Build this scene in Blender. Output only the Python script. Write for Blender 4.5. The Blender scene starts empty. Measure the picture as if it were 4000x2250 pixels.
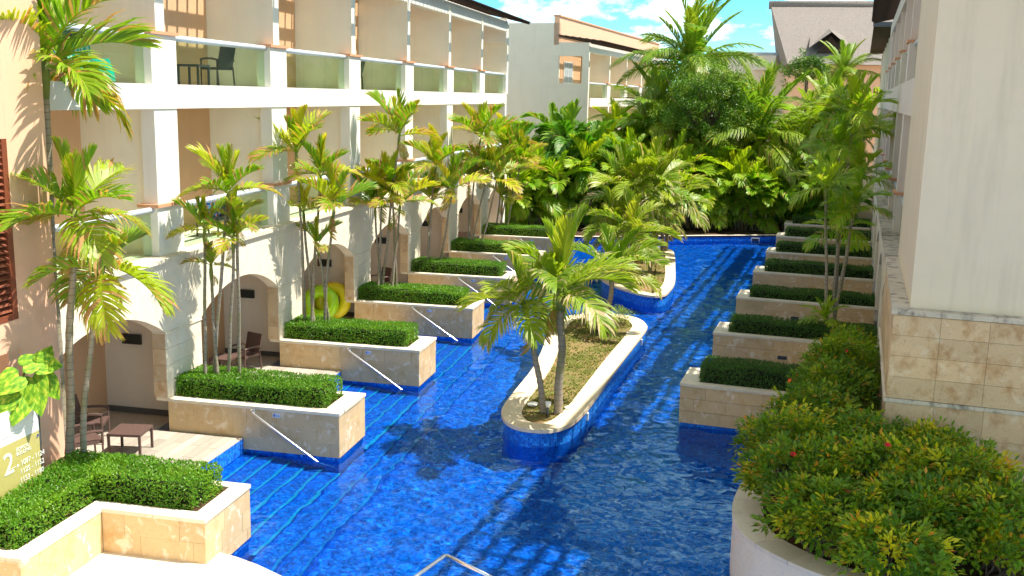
import bpy, math, random
from mathutils import Vector, Matrix, noise as mnoise
rnd = random.Random(7)
R_ = math.radians
scene = bpy.context.scene
COL = scene.collection

# ------------------------------------------------------------------ camera
cam_d = bpy.data.cameras.new('camera')
cam = bpy.data.objects.new('camera', cam_d)
COL.objects.link(cam)
cam_d.sensor_width = 36.0
cam_d.lens = 36.038
cam_d.clip_start = 0.1
cam_d.clip_end = 2000
YAW, PITCH, ROLL = -0.2084, -0.1858, 0.0217
fw = Vector((math.sin(YAW) * math.cos(PITCH), math.cos(YAW) * math.cos(PITCH), math.sin(PITCH)))
rt = Vector((math.cos(YAW), -math.sin(YAW), 0))
up = rt.cross(fw)
r2 = rt * math.cos(ROLL) + up * math.sin(ROLL)
u2 = up * math.cos(ROLL) - rt * math.sin(ROLL)
m = Matrix((r2, u2, -fw)).transposed().to_4x4()
m.translation = Vector((0, 0, 7.4177))
cam.matrix_world = m
scene.camera = cam

# ------------------------------------------------------------------ sky, sun, exposure
SUN_EL, SUN_AZ = R_(62), R_(9)
world = bpy.data.worlds.new('World')
scene.world = world
world.use_nodes = True
wn, wl = world.node_tree.nodes, world.node_tree.links
wn.clear()
w_out = wn.new('ShaderNodeOutputWorld')
w_bg = wn.new('ShaderNodeBackground')
sky = wn.new('ShaderNodeTexSky')
sky.sky_type = 'NISHITA'
sky.sun_disc = False
sky.sun_elevation = SUN_EL
sky.sun_rotation = R_(90) - SUN_AZ
sky.altitude = 0
sky.air_density = 0.4
sky.dust_density = 0.0
sky.ozone_density = 5.0
hs = wn.new('ShaderNodeHueSaturation')
hs.inputs['Saturation'].default_value = 1.2
hs.inputs['Hue'].default_value = 0.475
wl.new(sky.outputs['Color'], hs.inputs['Color'])
# scattered fair-weather cloud over the whole dome
tc = wn.new('ShaderNodeTexCoord')
mp = wn.new('ShaderNodeMapping')
mp.inputs['Scale'].default_value = (1, 1, 2.2)
mp.inputs['Location'].default_value = (7.7, 4.1, 0.3)
wl.new(tc.outputs['Generated'], mp.inputs['Vector'])
nz = wn.new('ShaderNodeTexNoise')
nz.inputs['Scale'].default_value = 12.0
nz.inputs['Detail'].default_value = 9.0
nz.inputs['Roughness'].default_value = 0.6
wl.new(mp.outputs['Vector'], nz.inputs['Vector'])
rp = wn.new('ShaderNodeValToRGB')
rp.color_ramp.elements[0].position = 0.48
rp.color_ramp.elements[0].color = (0, 0, 0, 1)
rp.color_ramp.elements[1].position = 0.72
rp.color_ramp.elements[1].color = (0.78, 0.78, 0.78, 1)
wl.new(nz.outputs['Fac'], rp.inputs['Fac'])
mx = wn.new('ShaderNodeMix')
mx.data_type = 'RGBA'
wl.new(rp.outputs['Color'], mx.inputs['Factor'])
wb = wn.new('ShaderNodeMix')
wb.data_type = 'RGBA'
wb.blend_type = 'MULTIPLY'
wb.inputs['Factor'].default_value = 1.0
wl.new(hs.outputs['Color'], wb.inputs[6])
wb.inputs[7].default_value = (1.0, 0.98, 0.84, 1)
wl.new(wb.outputs[2], mx.inputs['A'])
mx.inputs['B'].default_value = (13.5, 11.6, 8.8, 1)
wl.new(mx.outputs['Result'], w_bg.inputs['Color'])
w_bg.inputs['Strength'].default_value = 0.088
wl.new(w_bg.outputs['Background'], w_out.inputs['Surface'])

sun_d = bpy.data.lights.new('sun', 'SUN')
sun_d.energy = 2.2
sun_d.angle = R_(0.55)
sun_d.cycles.is_caustics_light = True
sun_d.color = (1.0, 0.94, 0.84)
sun = bpy.data.objects.new('sun', sun_d)
COL.objects.link(sun)
SUN = Vector((math.cos(SUN_EL) * math.cos(SUN_AZ), math.cos(SUN_EL) * math.sin(SUN_AZ), math.sin(SUN_EL)))
sun.rotation_euler = SUN.to_track_quat('Z', 'Y').to_euler()
sun.location = SUN * 60

vs = scene.view_settings
scene.display_settings.display_device = 'sRGB'
vs.view_transform = 'Standard'
vs.look = 'None'
vs.exposure = 1.98
vs.gamma = 1.0
vs.use_curve_mapping = False
cy = scene.cycles
cy.max_bounces = 10
cy.diffuse_bounces = 7
cy.glossy_bounces = 4
cy.transmission_bounces = 6
cy.transparent_max_bounces = 16
cy.caustics_reflective = False
cy.caustics_refractive = True
cy.sample_clamp_indirect = 8.0
cy.use_denoising = True
cy.use_adaptive_sampling = True
cy.adaptive_threshold = 0.02

# ------------------------------------------------------------------ materials
MATS = {}
class NT:
    def __init__(s, name):
        s.m = bpy.data.materials.new(name)
        s.m.use_nodes = True
        s.n, s.l = s.m.node_tree.nodes, s.m.node_tree.links
        s.n.clear()
        s.out = s.n.new('ShaderNodeOutputMaterial')
        s._pos = None
        MATS[name] = s.m
    def new(s, t, **kw):
        nd = s.n.new('ShaderNode' + t)
        for k, v in kw.items():
            setattr(nd, k, v)
        return nd
    def set(s, sock, v):
        if hasattr(v, 'is_output') or isinstance(v, bpy.types.NodeSocket):
            s.l.new(v, sock)
        elif isinstance(v, (tuple, list)) and len(v) == 3 and sock.type == 'RGBA':
            sock.default_value = (*v, 1)
        else:
            sock.default_value = v
    def pos(s):
        if s._pos is None:
            s._pos = s.new('NewGeometry').outputs['Position']
        return s._pos
    def map(s, v, scale):
        nd = s.new('Mapping')
        nd.inputs['Scale'].default_value = scale
        s.l.new(v, nd.inputs['Vector'])
        return nd.outputs['Vector']
    def noise(s, scale, detail=4, rough=.55, vec=None, dist=0, out='Fac'):
        nd = s.new('TexNoise')
        s.l.new(vec or s.pos(), nd.inputs['Vector'])
        nd.inputs['Scale'].default_value = scale
        nd.inputs['Detail'].default_value = detail
        nd.inputs['Roughness'].default_value = rough
        nd.inputs['Distortion'].default_value = dist
        return nd.outputs[out]
    def ramp(s, v, stops):
        nd = s.new('ValToRGB')
        el = nd.color_ramp.elements
        while len(el) < len(stops):
            el.new(0.5)
        for e, (p, c) in zip(el, stops):
            e.position = p
            e.color = (c, c, c, 1) if not isinstance(c, (tuple, list)) else (*c, 1)
        s.l.new(v, nd.inputs['Fac'])
        return nd.outputs['Color']
    def mix(s, f, a, b, blend='MIX'):
        nd = s.new('Mix', data_type='RGBA', blend_type=blend)
        s.set(nd.inputs['Factor'], f)
        s.set(nd.inputs[6], a)
        s.set(nd.inputs[7], b)
        return nd.outputs[2]
    def math(s, op, a, b=0.0, c=None):
        nd = s.new('Math', operation=op)
        s.set(nd.inputs[0], a)
        s.set(nd.inputs[1], b)
        if c is not None:
            s.set(nd.inputs[2], c)
        return nd.outputs[0]
    def rand(s):
        return s.new('ObjectInfo').outputs['Random']
    def bump(s, h, strength=.3, dist=.02):
        nd = s.new('Bump')
        nd.inputs['Strength'].default_value = strength
        nd.inputs['Distance'].default_value = dist
        s.l.new(h, nd.inputs['Height'])
        return nd.outputs['Normal']
    def princ(s, col, rough=.7, spec=.3, normal=None, metal=0.0):
        nd = s.new('BsdfPrincipled')
        s.set(nd.inputs['Base Color'], col)
        s.set(nd.inputs['Roughness'], rough)
        nd.inputs['Specular IOR Level'].default_value = spec
        nd.inputs['Metallic'].default_value = metal
        if normal is not None:
            s.l.new(normal, nd.inputs['Normal'])
        return nd.outputs['BSDF']
    def surf(s, sh):
        s.l.new(sh, s.out.inputs['Surface'])
        return s.m

def mul(c, k):
    return tuple(min(1, x * k) for x in c)

def stucco(name, col, var=.07, stain=.12, grain=.35):
    t = NT(name)
    n1 = t.noise(.9, 5, .6)
    n2 = t.noise(70, 3, .6)
    streak = t.noise(1.0, 4, .6, t.map(t.pos(), (3.5, 3.5, .35)))
    c = t.mix(n1, mul(col, 1 - var), mul(col, 1 + var))
    c = t.mix(t.ramp(streak, [(.50, 0), (.80, stain)]), c, mul(col, .5))
    patch = t.noise(.45, 6, .7, dist=.6)
    c = t.mix(t.ramp(patch, [(.5, 0), (.72, .14)]), c, mul(col, .72))
    t.surf(t.princ(c, .85, .2, t.bump(n2, grain, .01)))

def stone(name, col, light, dark, blot=.5, rand_amt=.16, rust_amt=.45, rust_at=.55):
    t = NT(name)
    n1 = t.noise(1.7, 6, .62)
    n2 = t.noise(26, 5, .7)
    blob = t.noise(5.0, 3, .5, dist=.5)
    c = t.mix(n1, mul(col, .82), mul(col, 1.14))
    c = t.mix(t.ramp(blob, [(.57, 0), (.68, blot)]), c, light)
    rust = t.noise(3.1, 5, .65, t.map(t.pos(), (1.3, 1.3, 1)))
    c = t.mix(t.ramp(rust, [(rust_at, 0), (rust_at + .2, rust_amt)]), c, dark)
    c = t.mix(t.ramp(n2, [(.30, .5), (.42, 0)]), c, mul(dark, .45))
    r = t.math('MULTIPLY_ADD', t.rand(), rand_amt, 1 - rand_amt / 2)
    c = t.mix(1.0, c, r, 'MULTIPLY')
    t.surf(t.princ(c, .72, .25, t.bump(n2, .35, .01)))

stucco('white_stucco', (.84, .81, .73))
stucco('cream_stucco', (.88, .83, .69))
stucco('pale_stucco', (.84, .78, .68))
stucco('peach_stucco', (.82, .50, .33), .04, .10)
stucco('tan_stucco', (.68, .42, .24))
stucco('end_stucco', (.76, .66, .50), .06, .30)
stucco('grey_stucco', (.80, .74, .64))
stucco('lilac_stucco', (.76, .68, .60))
stone('arch_stone', (.86, .77, .60), (.88, .83, .72), (.72, .56, .36), .3, .0)
stone('slab_stone', (.70, .51, .28), (.84, .73, .56), (.56, .32, .12), .8, .14, .65, .52)
stone('coping_stone', (.80, .71, .55), (.86, .82, .74), (.60, .50, .36), .3, .08)
stone('block_stone', (.68, .50, .30), (.76, .64, .47), (.46, .25, .11), .5, .20, .85, .50)
stone('lichen_stone', (.66, .58, .46), (.74, .68, .58), (.07, .065, .06), .3, .1, .95, .50)
stone('deck_stone', (.80, .70, .54), (.86, .80, .68), (.66, .54, .38), .4, .05)
stone('island_coping', (.80, .66, .46), (.86, .76, .60), (.66, .52, .34), .25, .03)

def plain(name, col, rough=.6, spec=.3, metal=0, var=.12, scale=9, bump=.0):
    t = NT(name)
    n1 = t.noise(scale, 4, .6)
    c = t.mix(n1, mul(col, 1 - var), mul(col, 1 + var))
    t.surf(t.princ(c, rough, spec, t.bump(n1, bump, .01) if bump else None, metal))

plain('cap_tile', (.66, .34, .19), .7)
plain('white_metal', (.62, .68, .74), .35, .5)
plain('door_white', (.75, .77, .80), .4, .4)
plain('steel', (.78, .79, .80), .22, .5, 1.0, .05)
plain('dark_metal', (.09, .10, .11), .4, .5, .6)
plain('fixture', (.018, .030, .030), .35, .5)
plain('joint', (.46, .36, .24), .9)
plain('roof_wood', (.055, .036, .026), .85, .2, 0, .4, 14, .4)
plain('shutter_wood', (.22, .060, .028), .5, .4, 0, .25, 20)
plain('soil', (.075, .045, .025), .95, .1, 0, .5, 8, .6)
plain('skirting', (.13, .125, .12), .6)
plain('curtain', (.42, .46, .48), .8)
plain('lime_vinyl', (.42, .78, .02), .25, .5, 0, .05)
plain('yellow_vinyl', (.85, .72, .02), .25, .5, 0, .05)
plain('text_white', (.86, .86, .80), .5)
plain('sign_gold', (.50, .44, .15), .25, .5, 0, .05)
plain('sign_pale', (.80, .82, .74), .2, .5, 0, .04)
plain('plaque_white', (.70, .76, .84), .4)
plain('plaque_blue', (.10, .22, .60), .4)
plain('plaque_dark', (.045, .065, .085), .4)
plain('lamp_white', (.85, .84, .78), .3)
plain('far_roof', (.60, .60, .62), .8)
plain('awning_white', (.80, .82, .84), .6)
plain('red_petal', (.62, .012, .020), .55)
plain('orange_petal', (.75, .12, .015), .55)
plain('turquoise_nosing', (.03, .46, .66), .3, .5)
plain('blue_nosing', (.012, .30, .60), .3, .5)

t = NT('wicker')
v = t.map(t.pos(), (1, 1, 1))
wv = t.new('TexWave', wave_type='BANDS', bands_direction='DIAGONAL')
wv.inputs['Scale'].default_value = 38
wv.inputs['Distortion'].default_value = 1.5
t.l.new(v, wv.inputs['Vector'])
t.surf(t.princ(t.mix(wv.outputs['Fac'], (.085, .050, .042), (.16, .095, .078)), .5, .4, t.bump(wv.outputs['Fac'], .4, .006)))
t = NT('dark_wicker')
t.surf(t.princ(t.mix(t.noise(60), (.035, .035, .042), (.085, .08, .085)), .5, .4))

t = NT('towel_stripe')
wv = t.new('TexWave', wave_type='BANDS', bands_direction='Y')
wv.inputs['Scale'].default_value = 2.6
t.l.new(t.pos(), wv.inputs['Vector'])
t.surf(t.princ(t.mix(t.ramp(wv.outputs['Fac'], [(.48, 0), (.52, 1)]), (.02, .55, .55), (.85, .88, .86)), .9, .1))
t = NT('towel_blue')
t.surf(t.princ(t.ramp(t.noise(11, 2), [(.42, (.01, .03, .28)), (.52, (.02, .30, .60)), (.62, (.55, .10, .10))]), .9, .1))
t = NT('towel_teal')
t.surf(t.princ(t.mix(t.noise(6), (.0, .50, .52), (.03, .66, .64)), .9, .1))

t = NT('plank_wood')
g = t.noise(3.0, 5, .6, t.map(t.pos(), (9, .8, 1)))
c = t.mix(g, (.36, .31, .25), (.54, .48, .40))
c = t.mix(1.0, c, t.math('MULTIPLY_ADD', t.rand(), .38, .78), 'MULTIPLY')
t.surf(t.princ(c, .6, .3))

# blue glass mosaic
t = NT('mosaic')
S = 1 / .05
sep = t.new('SeparateXYZ')
t.l.new(t.pos(), sep.inputs[0])
geo = t.new('NewGeometry')
sn = t.new('SeparateXYZ')
t.l.new(geo.outputs['True Normal'], sn.inputs[0])
line = None
for i in range(3):
    fr = t.math('FRACT', t.math('MULTIPLY', sep.outputs[i], S))
    d = t.math('GREATER_THAN', t.math('ABSOLUTE', t.math('SUBTRACT', fr, .5)), .44)
    d = t.math('MULTIPLY', d, t.math('LESS_THAN', t.math('ABSOLUTE', sn.outputs[i]), .75))
    line = d if line is None else t.math('MAXIMUM', line, d)
sn2 = t.new('VectorMath', operation='SNAP')
t.l.new(t.pos(), sn2.inputs[0])
sn2.inputs[1].default_value = (.05, .05, .05)
wh = t.new('TexWhiteNoise')
t.l.new(sn2.outputs[0], wh.inputs['Vector'])
c = t.ramp(wh.outputs['Value'], [(0, (.001, .075, .42)), (.45, (.002, .15, .68)), (.8, (.004, .22, .82)), (1, (.02, .33, .90))])
big = t.noise(.35, 3)
c = t.mix(t.math('MULTIPLY', line, .55), c, (.12, .26, .62))
t.surf(t.princ(c, .25, .5))

# pool water: clear refracting sheet; the ripples are in its mesh, so the sun draws its net of light on the tiles
t = NT('water')
gl = t.new('BsdfGlass')
gl.inputs['Roughness'].default_value = 0.0
gl.inputs['IOR'].default_value = 1.33
gl.inputs['Color'].default_value = (.42, .79, .98, 1)
t.surf(gl.outputs[0])

# thin balustrade glass / window glass
def glass(name, tint, ior=1.5, rough=.02):
    t = NT(name)
    lw = t.new('LayerWeight')
    lw.inputs['Blend'].default_value = .5
    fac = t.math('MULTIPLY_ADD', t.math('POWER', lw.outputs['Facing'], 4.0), .35, .025)
    tr = t.new('BsdfTransparent')
    tr.inputs['Color'].default_value = (*tint, 1)
    gl = t.new('BsdfGlossy')
    gl.inputs['Roughness'].default_value = rough
    ms = t.new('MixShader')
    t.l.new(fac, ms.inputs[0])
    t.l.new(tr.outputs[0], ms.inputs[1])
    t.l.new(gl.outputs[0], ms.inputs[2])
    t.surf(ms.outputs[0])
glass('rail_glass', (.80, .90, .80))
glass('window_glass', (.35, .45, .45))

# leaves: 'tint' attribute: R = young/yellow, G = dry, B = light
def leafmat(name, deep, fresh, yellow, dry, trans=.30, rough=.42):
    t = NT(name)
    at = t.new('Attribute', attribute_name='tint')
    sp = t.new('SeparateColor')
    t.l.new(at.outputs['Color'], sp.inputs[0])
    oi = t.rand()
    b = t.math('ADD', t.math('MULTIPLY', sp.outputs[2], .75), t.math('MULTIPLY', oi, .25))
    c = t.mix(b, deep, fresh)
    y = t.math('MULTIPLY', sp.outputs[0], t.math('MULTIPLY_ADD', oi, .8, .6))
    c = t.mix(y, c, yellow)
    c = t.mix(sp.outputs[1], c, dry)
    p = t.princ(c, rough, .4)
    tl = t.new('BsdfTranslucent')
    t.l.new(t.mix(1.0, c, (1.5, 1.45, .6), 'MULTIPLY'), tl.inputs['Color'])
    ms = t.new('MixShader')
    ms.inputs[0].default_value = trans
    t.l.new(p, ms.inputs[1])
    t.l.new(tl.outputs[0], ms.inputs[2])
    t.surf(ms.outputs[0])
leafmat('palm_leaf', (.07, .21, .008), (.22, .44, .012), (.64, .60, .02), (.50, .27, .10), .40)
leafmat('island_leaf', (.09, .22, .012), (.24, .43, .02), (.56, .54, .04), (.64, .50, .30), .40)
leafmat('areca_leaf', (.09, .27, .010), (.28, .52, .015), (.62, .64, .025), (.46, .36, .10), .42)
leafmat('coconut_leaf', (.08, .22, .02), (.24, .42, .025), (.52, .48, .05), (.46, .33, .10), .42)
leafmat('dark_palm_leaf', (.03, .16, .012), (.12, .34, .02), (.32, .44, .03), (.28, .24, .06), .38)
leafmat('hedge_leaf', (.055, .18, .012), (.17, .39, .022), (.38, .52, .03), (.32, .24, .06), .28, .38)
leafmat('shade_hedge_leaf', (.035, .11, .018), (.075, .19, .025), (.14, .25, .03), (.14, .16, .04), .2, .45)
leafmat('shrub_leaf', (.06, .17, .012), (.22, .40, .02), (.74, .66, .02), (.74, .28, .04), .36, .4)
leafmat('tree_leaf', (.035, .12, .010), (.12, .27, .015), (.34, .42, .02), (.14, .17, .03), .25, .45)
leafmat('weed_leaf', (.08, .16, .02), (.20, .30, .04), (.36, .36, .07), (.40, .29, .13), .3, .6)

t = NT('pothos_leaf')
sp = t.noise(7, 3, .6, t.map(t.new('TexCoord').outputs['Object'], (1, 2.6, 1)))
c = t.ramp(sp, [(.40, (.08, .22, .012)), (.54, (.20, .36, .015)), (.64, (.44, .46, .05))])
t.surf(t.princ(c, .6, .2))

t = NT('bark')
sepz = t.new('SeparateXYZ')
t.l.new(t.pos(), sepz.inputs[0])
ring = t.math('FRACT', t.math('ADD', t.math('MULTIPLY', sepz.outputs[2], 8.0), t.math('MULTIPLY', t.noise(9), .5)))
c = t.mix(t.ramp(ring, [(.0, 1), (.16, 0)]), (.34, .29, .22), (.13, .10, .07))
c = t.mix(t.ramp(t.noise(2.5), [(.45, 0), (.7, .6)]), c, (.20, .21, .05))
t.surf(t.princ(c, .8, .2, t.bump(ring, .3, .01)))
plain('crownshaft', (.20, .24, .05), .5, .3, 0, .3, 5)
plain('rachis', (.26, .28, .05), .5, .3, 0, .2, 5)
plain('twig', (.16, .12, .085), .85, .2, 0, .35, 12)
plain('dark_twig', (.022, .026, .014), .9, .1, 0, .3, 12)

t = NT('thatch')
th = t.noise(5, 8, .85, t.map(t.pos(), (2.4, 2.4, 1)))
c = t.ramp(th, [(.34, (.10, .08, .07)), (.5, (.27, .235, .21)), (.66, (.42, .38, .345))])
t.surf(t.princ(c, .95, .1, t.bump(th, .9, .12)))

t = NT('bed_ground')
a = t.noise(1.6, 5, .65)
c = t.ramp(a, [(.35, (.11, .13, .03)), (.5, (.22, .17, .07)), (.68, (.30, .18, .09))])
t.surf(t.princ(c, .95, .1, t.bump(t.noise(30), .7, .02)))
t = NT('ground')
a = t.noise(.25, 5, .6)
t.surf(t.princ(t.mix(a, (.30, .25, .17), (.50, .43, .32)), .95, .1, t.bump(t.noise(12), .5, .03)))

# ------------------------------------------------------------------ mesh helpers
class MB:
    def __init__(s):
        s.v, s.f, s.c = [], [], []
    def poly(s, pts, col=None):
        b = len(s.v)
        s.v += [tuple(p) for p in pts]
        s.f.append(tuple(range(b, b + len(pts))))
        s.c += [col or (0, 0, 0)] * len(pts)
    def box(s, x0, x1, y0, y1, z0, z1):
        b = len(s.v)
        s.v += [(x0, y0, z0), (x1, y0, z0), (x1, y1, z0), (x0, y1, z0), (x0, y0, z1), (x1, y0, z1), (x1, y1, z1), (x0, y1, z1)]
        s.c += [(0, 0, 0)] * 8
        for q in ((0, 3, 2, 1), (4, 5, 6, 7), (0, 1, 5, 4), (1, 2, 6, 5), (2, 3, 7, 6), (3, 0, 4, 7)):
            s.f.append(tuple(b + i for i in q))
    def tube(s, pts, rads, n=8, cap=True, cols=None):
        pts = [Vector(p) for p in pts]
        if not hasattr(rads, '__len__'):
            rads = [rads] * len(pts)
        b = len(s.v)
        prev = None
        for i, p in enumerate(pts):
            d = (pts[min(i + 1, len(pts) - 1)] - pts[max(i - 1, 0)]).normalized()
            a = d.orthogonal().normalized() if prev is None else (prev - d * prev.dot(d)).normalized()
            prev = a
            c = d.cross(a)
            for k in range(n):
                th = 2 * math.pi * k / n
                s.v.append(tuple(p + (a * math.cos(th) + c * math.sin(th)) * rads[i]))
                s.c.append(cols[i] if cols else (0, 0, 0))
        for i in range(len(pts) - 1):
            for k in range(n):
                k2 = (k + 1) % n
                s.f.append((b + i * n + k, b + i * n + k2, b + (i + 1) * n + k2, b + (i + 1) * n + k))
        if cap:
            s.f.append(tuple(b + k for k in reversed(range(n))))
            s.f.append(tuple(b + (len(pts) - 1) * n + k for k in range(n)))
    def prism(s, outline, z0, z1):
        n = len(outline)
        b = len(s.v)
        s.v += [(x, y, z0) for x, y in outline] + [(x, y, z1) for x, y in outline]
        s.c += [(0, 0, 0)] * (2 * n)
        s.f.append(tuple(b + i for i in reversed(range(n))))
        s.f.append(tuple(b + n + i for i in range(n)))
        for i in range(n):
            j = (i + 1) % n
            s.f.append((b + i, b + j, b + n + j, b + n + i))
    def ringstrip(s, outer, inner, z0, z1):
        n = len(outer)
        b = len(s.v)
        for ring, z in ((outer, z0), (outer, z1), (inner, z1), (inner, z0)):
            s.v += [(x, y, z) for x, y in ring]
        s.c += [(0, 0, 0)] * (4 * n)
        for i in range(n):
            j = (i + 1) % n
            for a, c in ((0, 1), (1, 2), (2, 3), (3, 0)):
                s.f.append((b + a * n + i, b + a * n + j, b + c * n + j, b + c * n + i))
    def mesh(s, name, mat, smooth=False, attr=False, origin=None):
        me = bpy.data.meshes.new(name)
        v = s.v if origin is None else [(x - origin[0], y - origin[1], z - origin[2]) for x, y, z in s.v]
        me.from_pydata(v, [], s.f)
        if attr:
            a = me.color_attributes.new('tint', 'FLOAT_COLOR', 'POINT')
            flat = []
            for c in s.c:
                flat += [c[0], c[1], c[2], 1.0]
            a.data.foreach_set('color', flat)
        me.materials.append(MATS[mat])
        if smooth:
            me.polygons.foreach_set('use_smooth', [True] * len(me.polygons))
        me.update()
        return me
    def build(s, name, mat, parent=None, smooth=False, attr=False):
        # geometry is given in the parent's frame (world when top-level); origin moves to the piece's base
        xs, ys, zs = zip(*s.v)
        o = ((min(xs) + max(xs)) / 2, (min(ys) + max(ys)) / 2, min(zs))
        return link(name, s.mesh(name, mat, smooth, attr, o), parent, o)

def link(name, me, parent=None, loc=(0, 0, 0), rot=None, scale=None):
    ob = bpy.data.objects.new(name, me)
    COL.objects.link(ob)
    if parent is not None:
        ob.parent = parent
        loc = Vector(loc) - Vector(parent.get('_o', (0, 0, 0)))
        ob['_o'] = tuple(Vector(loc) + Vector(parent.get('_o', (0, 0, 0))))
    else:
        ob['_o'] = tuple(loc)
    ob.location = loc
    if rot is not None:
        ob.rotation_euler = rot
    if scale is not None:
        ob.scale = (scale,) * 3 if not hasattr(scale, '__len__') else scale
    return ob
# '_o' holds each object's origin in its root's frame while building; removed at the end

def root(name, loc, label, cat, group=None, rotz=0, local=False):
    ob = bpy.data.objects.new(name, None)
    COL.objects.link(ob)
    ob.location = loc
    ob.rotation_euler = (0, 0, rotz)
    ob.empty_display_size = .3
    ob['_o'] = (0, 0, 0) if local else tuple(loc)
    ob['label'] = label
    ob['category'] = cat
    if group:
        ob['group'] = group
    return ob
def tag(ob, label, cat, group=None):
    ob['label'] = label
    ob['category'] = cat
    if group:
        ob['group'] = group
    return ob
def struct(ob):
    ob['kind'] = 'structure'
    return ob
BOXES = {}
def boxpiece(name, sx, sy, sz, mat, parent, loc, rot=None):
    # shared box mesh, origin at its centre
    k = (name, round(sx, 3), round(sy, 3), round(sz, 3), mat)
    if k not in BOXES:
        b = MB()
        b.box(-sx / 2, sx / 2, -sy / 2, sy / 2, -sz / 2, sz / 2)
        BOXES[k] = b.mesh(name, mat)
    return link(name, BOXES[k], parent, loc, rot)
def bx(name, x0, x1, y0, y1, z0, z1, mat, parent=None):
    b = MB()
    b.box(x0, x1, y0, y1, z0, z1)
    return b.build(name, mat, parent)
ORD = ['first', 'second', 'third', 'fourth', 'fifth', 'sixth', 'seventh', 'eighth', 'ninth', 'tenth', 'eleventh', 'twelfth']
PHI = 0.1127
XR, YR = -0.872, 23.061
def rw(x, y, z=0):      # right-hand wing frame -> world
    c, s = math.cos(PHI), math.sin(PHI)
    return Vector((XR + c * x + s * y, YR - s * x + c * y, z))

# ------------------------------------------------------------------ ground, pool, water
B = 5.4459
YC = 18.9586          # first column on the left facade
YP = 18.738           # first full planter
def smoothloop(pts, n=4):
    out = []
    L = len(pts)
    for i in range(L):
        p0, p1, p2, p3 = (Vector(pts[(i + k) % L]) for k in (-1, 0, 1, 2))
        for k in range(n):
            u = k / n
            out.append(tuple(.5 * ((2 * p1) + (p2 - p0) * u + (2 * p0 - 5 * p1 + 4 * p2 - p3) * u * u + (3 * p1 - p0 - 3 * p2 + p3) * u ** 3)))
    return out

g = MB()
HX0, HX1, HY0, HY1 = -13.5, 9.0, -6.0, 58.5
for (x0, x1, y0, y1) in ((-600, 600, HY1, 900), (-600, 600, -300, HY0), (-600, HX0, HY0, HY1), (HX1, 600, HY0, HY1)):
    g.poly([(x0, y0, .25), (x1, y0, .25), (x1, y1, .25), (x0, y1, .25)])
struct(g.build('ground', 'ground'))

struct(bx('pool_floor', -13.4, 9, -6, 58.4, -1.5, -1.25, 'mosaic'))
wm = MB()
NXW, NYW = 250, 900
YROWS = [-5.9 + 15.9 * j / 150 for j in range(150)] + [10 + 48 * (j / NYW) ** 1.3 for j in range(NYW + 1)]
NYW = len(YROWS) - 1
for j, y in enumerate(YROWS):
    f_ = min(1.0, 30 / (y + 8))
    for i in range(NXW + 1):
        x = -9.62 + 16 * i / NXW
        h = .026 * mnoise.noise((x * 1.4, y * 1.1, 0)) + .012 * mnoise.noise((x * 3.9 + 7, y * 3.3, 1)) + 0.0046 * f_ * mnoise.noise((x * 8.5 + y * 2, y * 8.2 + 3, 2))
        wm.v.append((x, y, h)); wm.c.append((0, 0, 0))
for j in range(NYW):
    for i in range(NXW):
        q = j * (NXW + 1) + i
        wm.f.append((q, q + 1, q + NXW + 2, q + NXW + 1))
wo = struct(wm.build('water', 'water', None, smooth=True))
wo.cycles.is_caustics_caster = True
# end of the pool: tiled wall with a pale coping
bk = [(-13.4, 51.9), (-9.6, 52.0), (-7.1, 52.5), (-3.6, 54.1), (-.6, 55.5), (2.5, 56.9), (4.5, 57.5), (9, 57.8), (9, 58.45), (-13.4, 58.45)]
b = MB(); b.prism(bk, -1.5, .20)
struct(b.build('pool_end_wall', 'mosaic'))
b = MB(); b.prism([(x, y - .02 if y < 58 else y) for x, y in bk], .205, .27)
struct(b.build('pool_end_soil', 'soil'))
fe = bk[:8]
b = MB(); b.prism([(x, y - .03) for x, y in fe] + [(x, y + .26) for x, y in fe[::-1]], .272, .29)
struct(b.build('pool_end_paving', 'coping_stone'))

# left hand deck by the pool corner
edge = [(-7.62, 14.2), (-7.62, 13.72), (-7.2, 13.62), (-6.75, 13.45), (-6.25, 13.2), (-5.7, 12.8), (-5.2, 12.25), (-4.8, 11.5), (-4.6, 10.5), (-4.5, 9), (-4.5, -5.9), (-13.4, -5.9), (-13.4, 14.2)]
b = MB(); b.prism(edge, -1.5, .23)
dk = struct(b.build('deck_body', 'mosaic'))
b = MB(); b.prism([(x + (.04 if x > -13 else 0), y + .02) for x, y in edge], .235, .30)
dk2 = struct(b.build('deck', 'deck_stone'))

# underwater ledges and the steps between the planters
def steps_for(k):
    y0, y1 = YP + (k - 1) * B + 1.50, YP + k * B
    if k == 0:
        y0, y1 = 14.80, YP
    r = root('pool_steps', (-9.2, (y0 + y1) / 2, -1.25), '%s flight of blue mosaic steps down into the pool, counted from the front left' % ORD[k], 'steps', 'mosaic steps between the left planters')
    for i in range(6):
        x1 = -9.27 + .36 * i
        z = -.07 - .117 * i
        st = bx('step', -9.60 if i == 0 else x1 - .36, x1, y0 + .004, y1 - .004, -1.245, z, 'mosaic', r)
        bx('nosing', x1 - .05, x1 + .006, y0 + .004, y1 - .004, z - .03, z + .004, 'turquoise_nosing', st)
for k in range(7):
    steps_for(k)
for i, (x0, x1, z) in enumerate(((-7.46, -7.02, -.78), (-7.015, -6.60, -.93))):
    lg = struct(bx('pool_ledge', x0, x1, 14.3, 52.0, -1.245, z, 'mosaic'))
    bx('nosing', x1 - (.035 if i == 0 else .022), x1 + .006, 14.3, 52.0, z - .03, z + .004, 'blue_nosing', lg)

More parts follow.
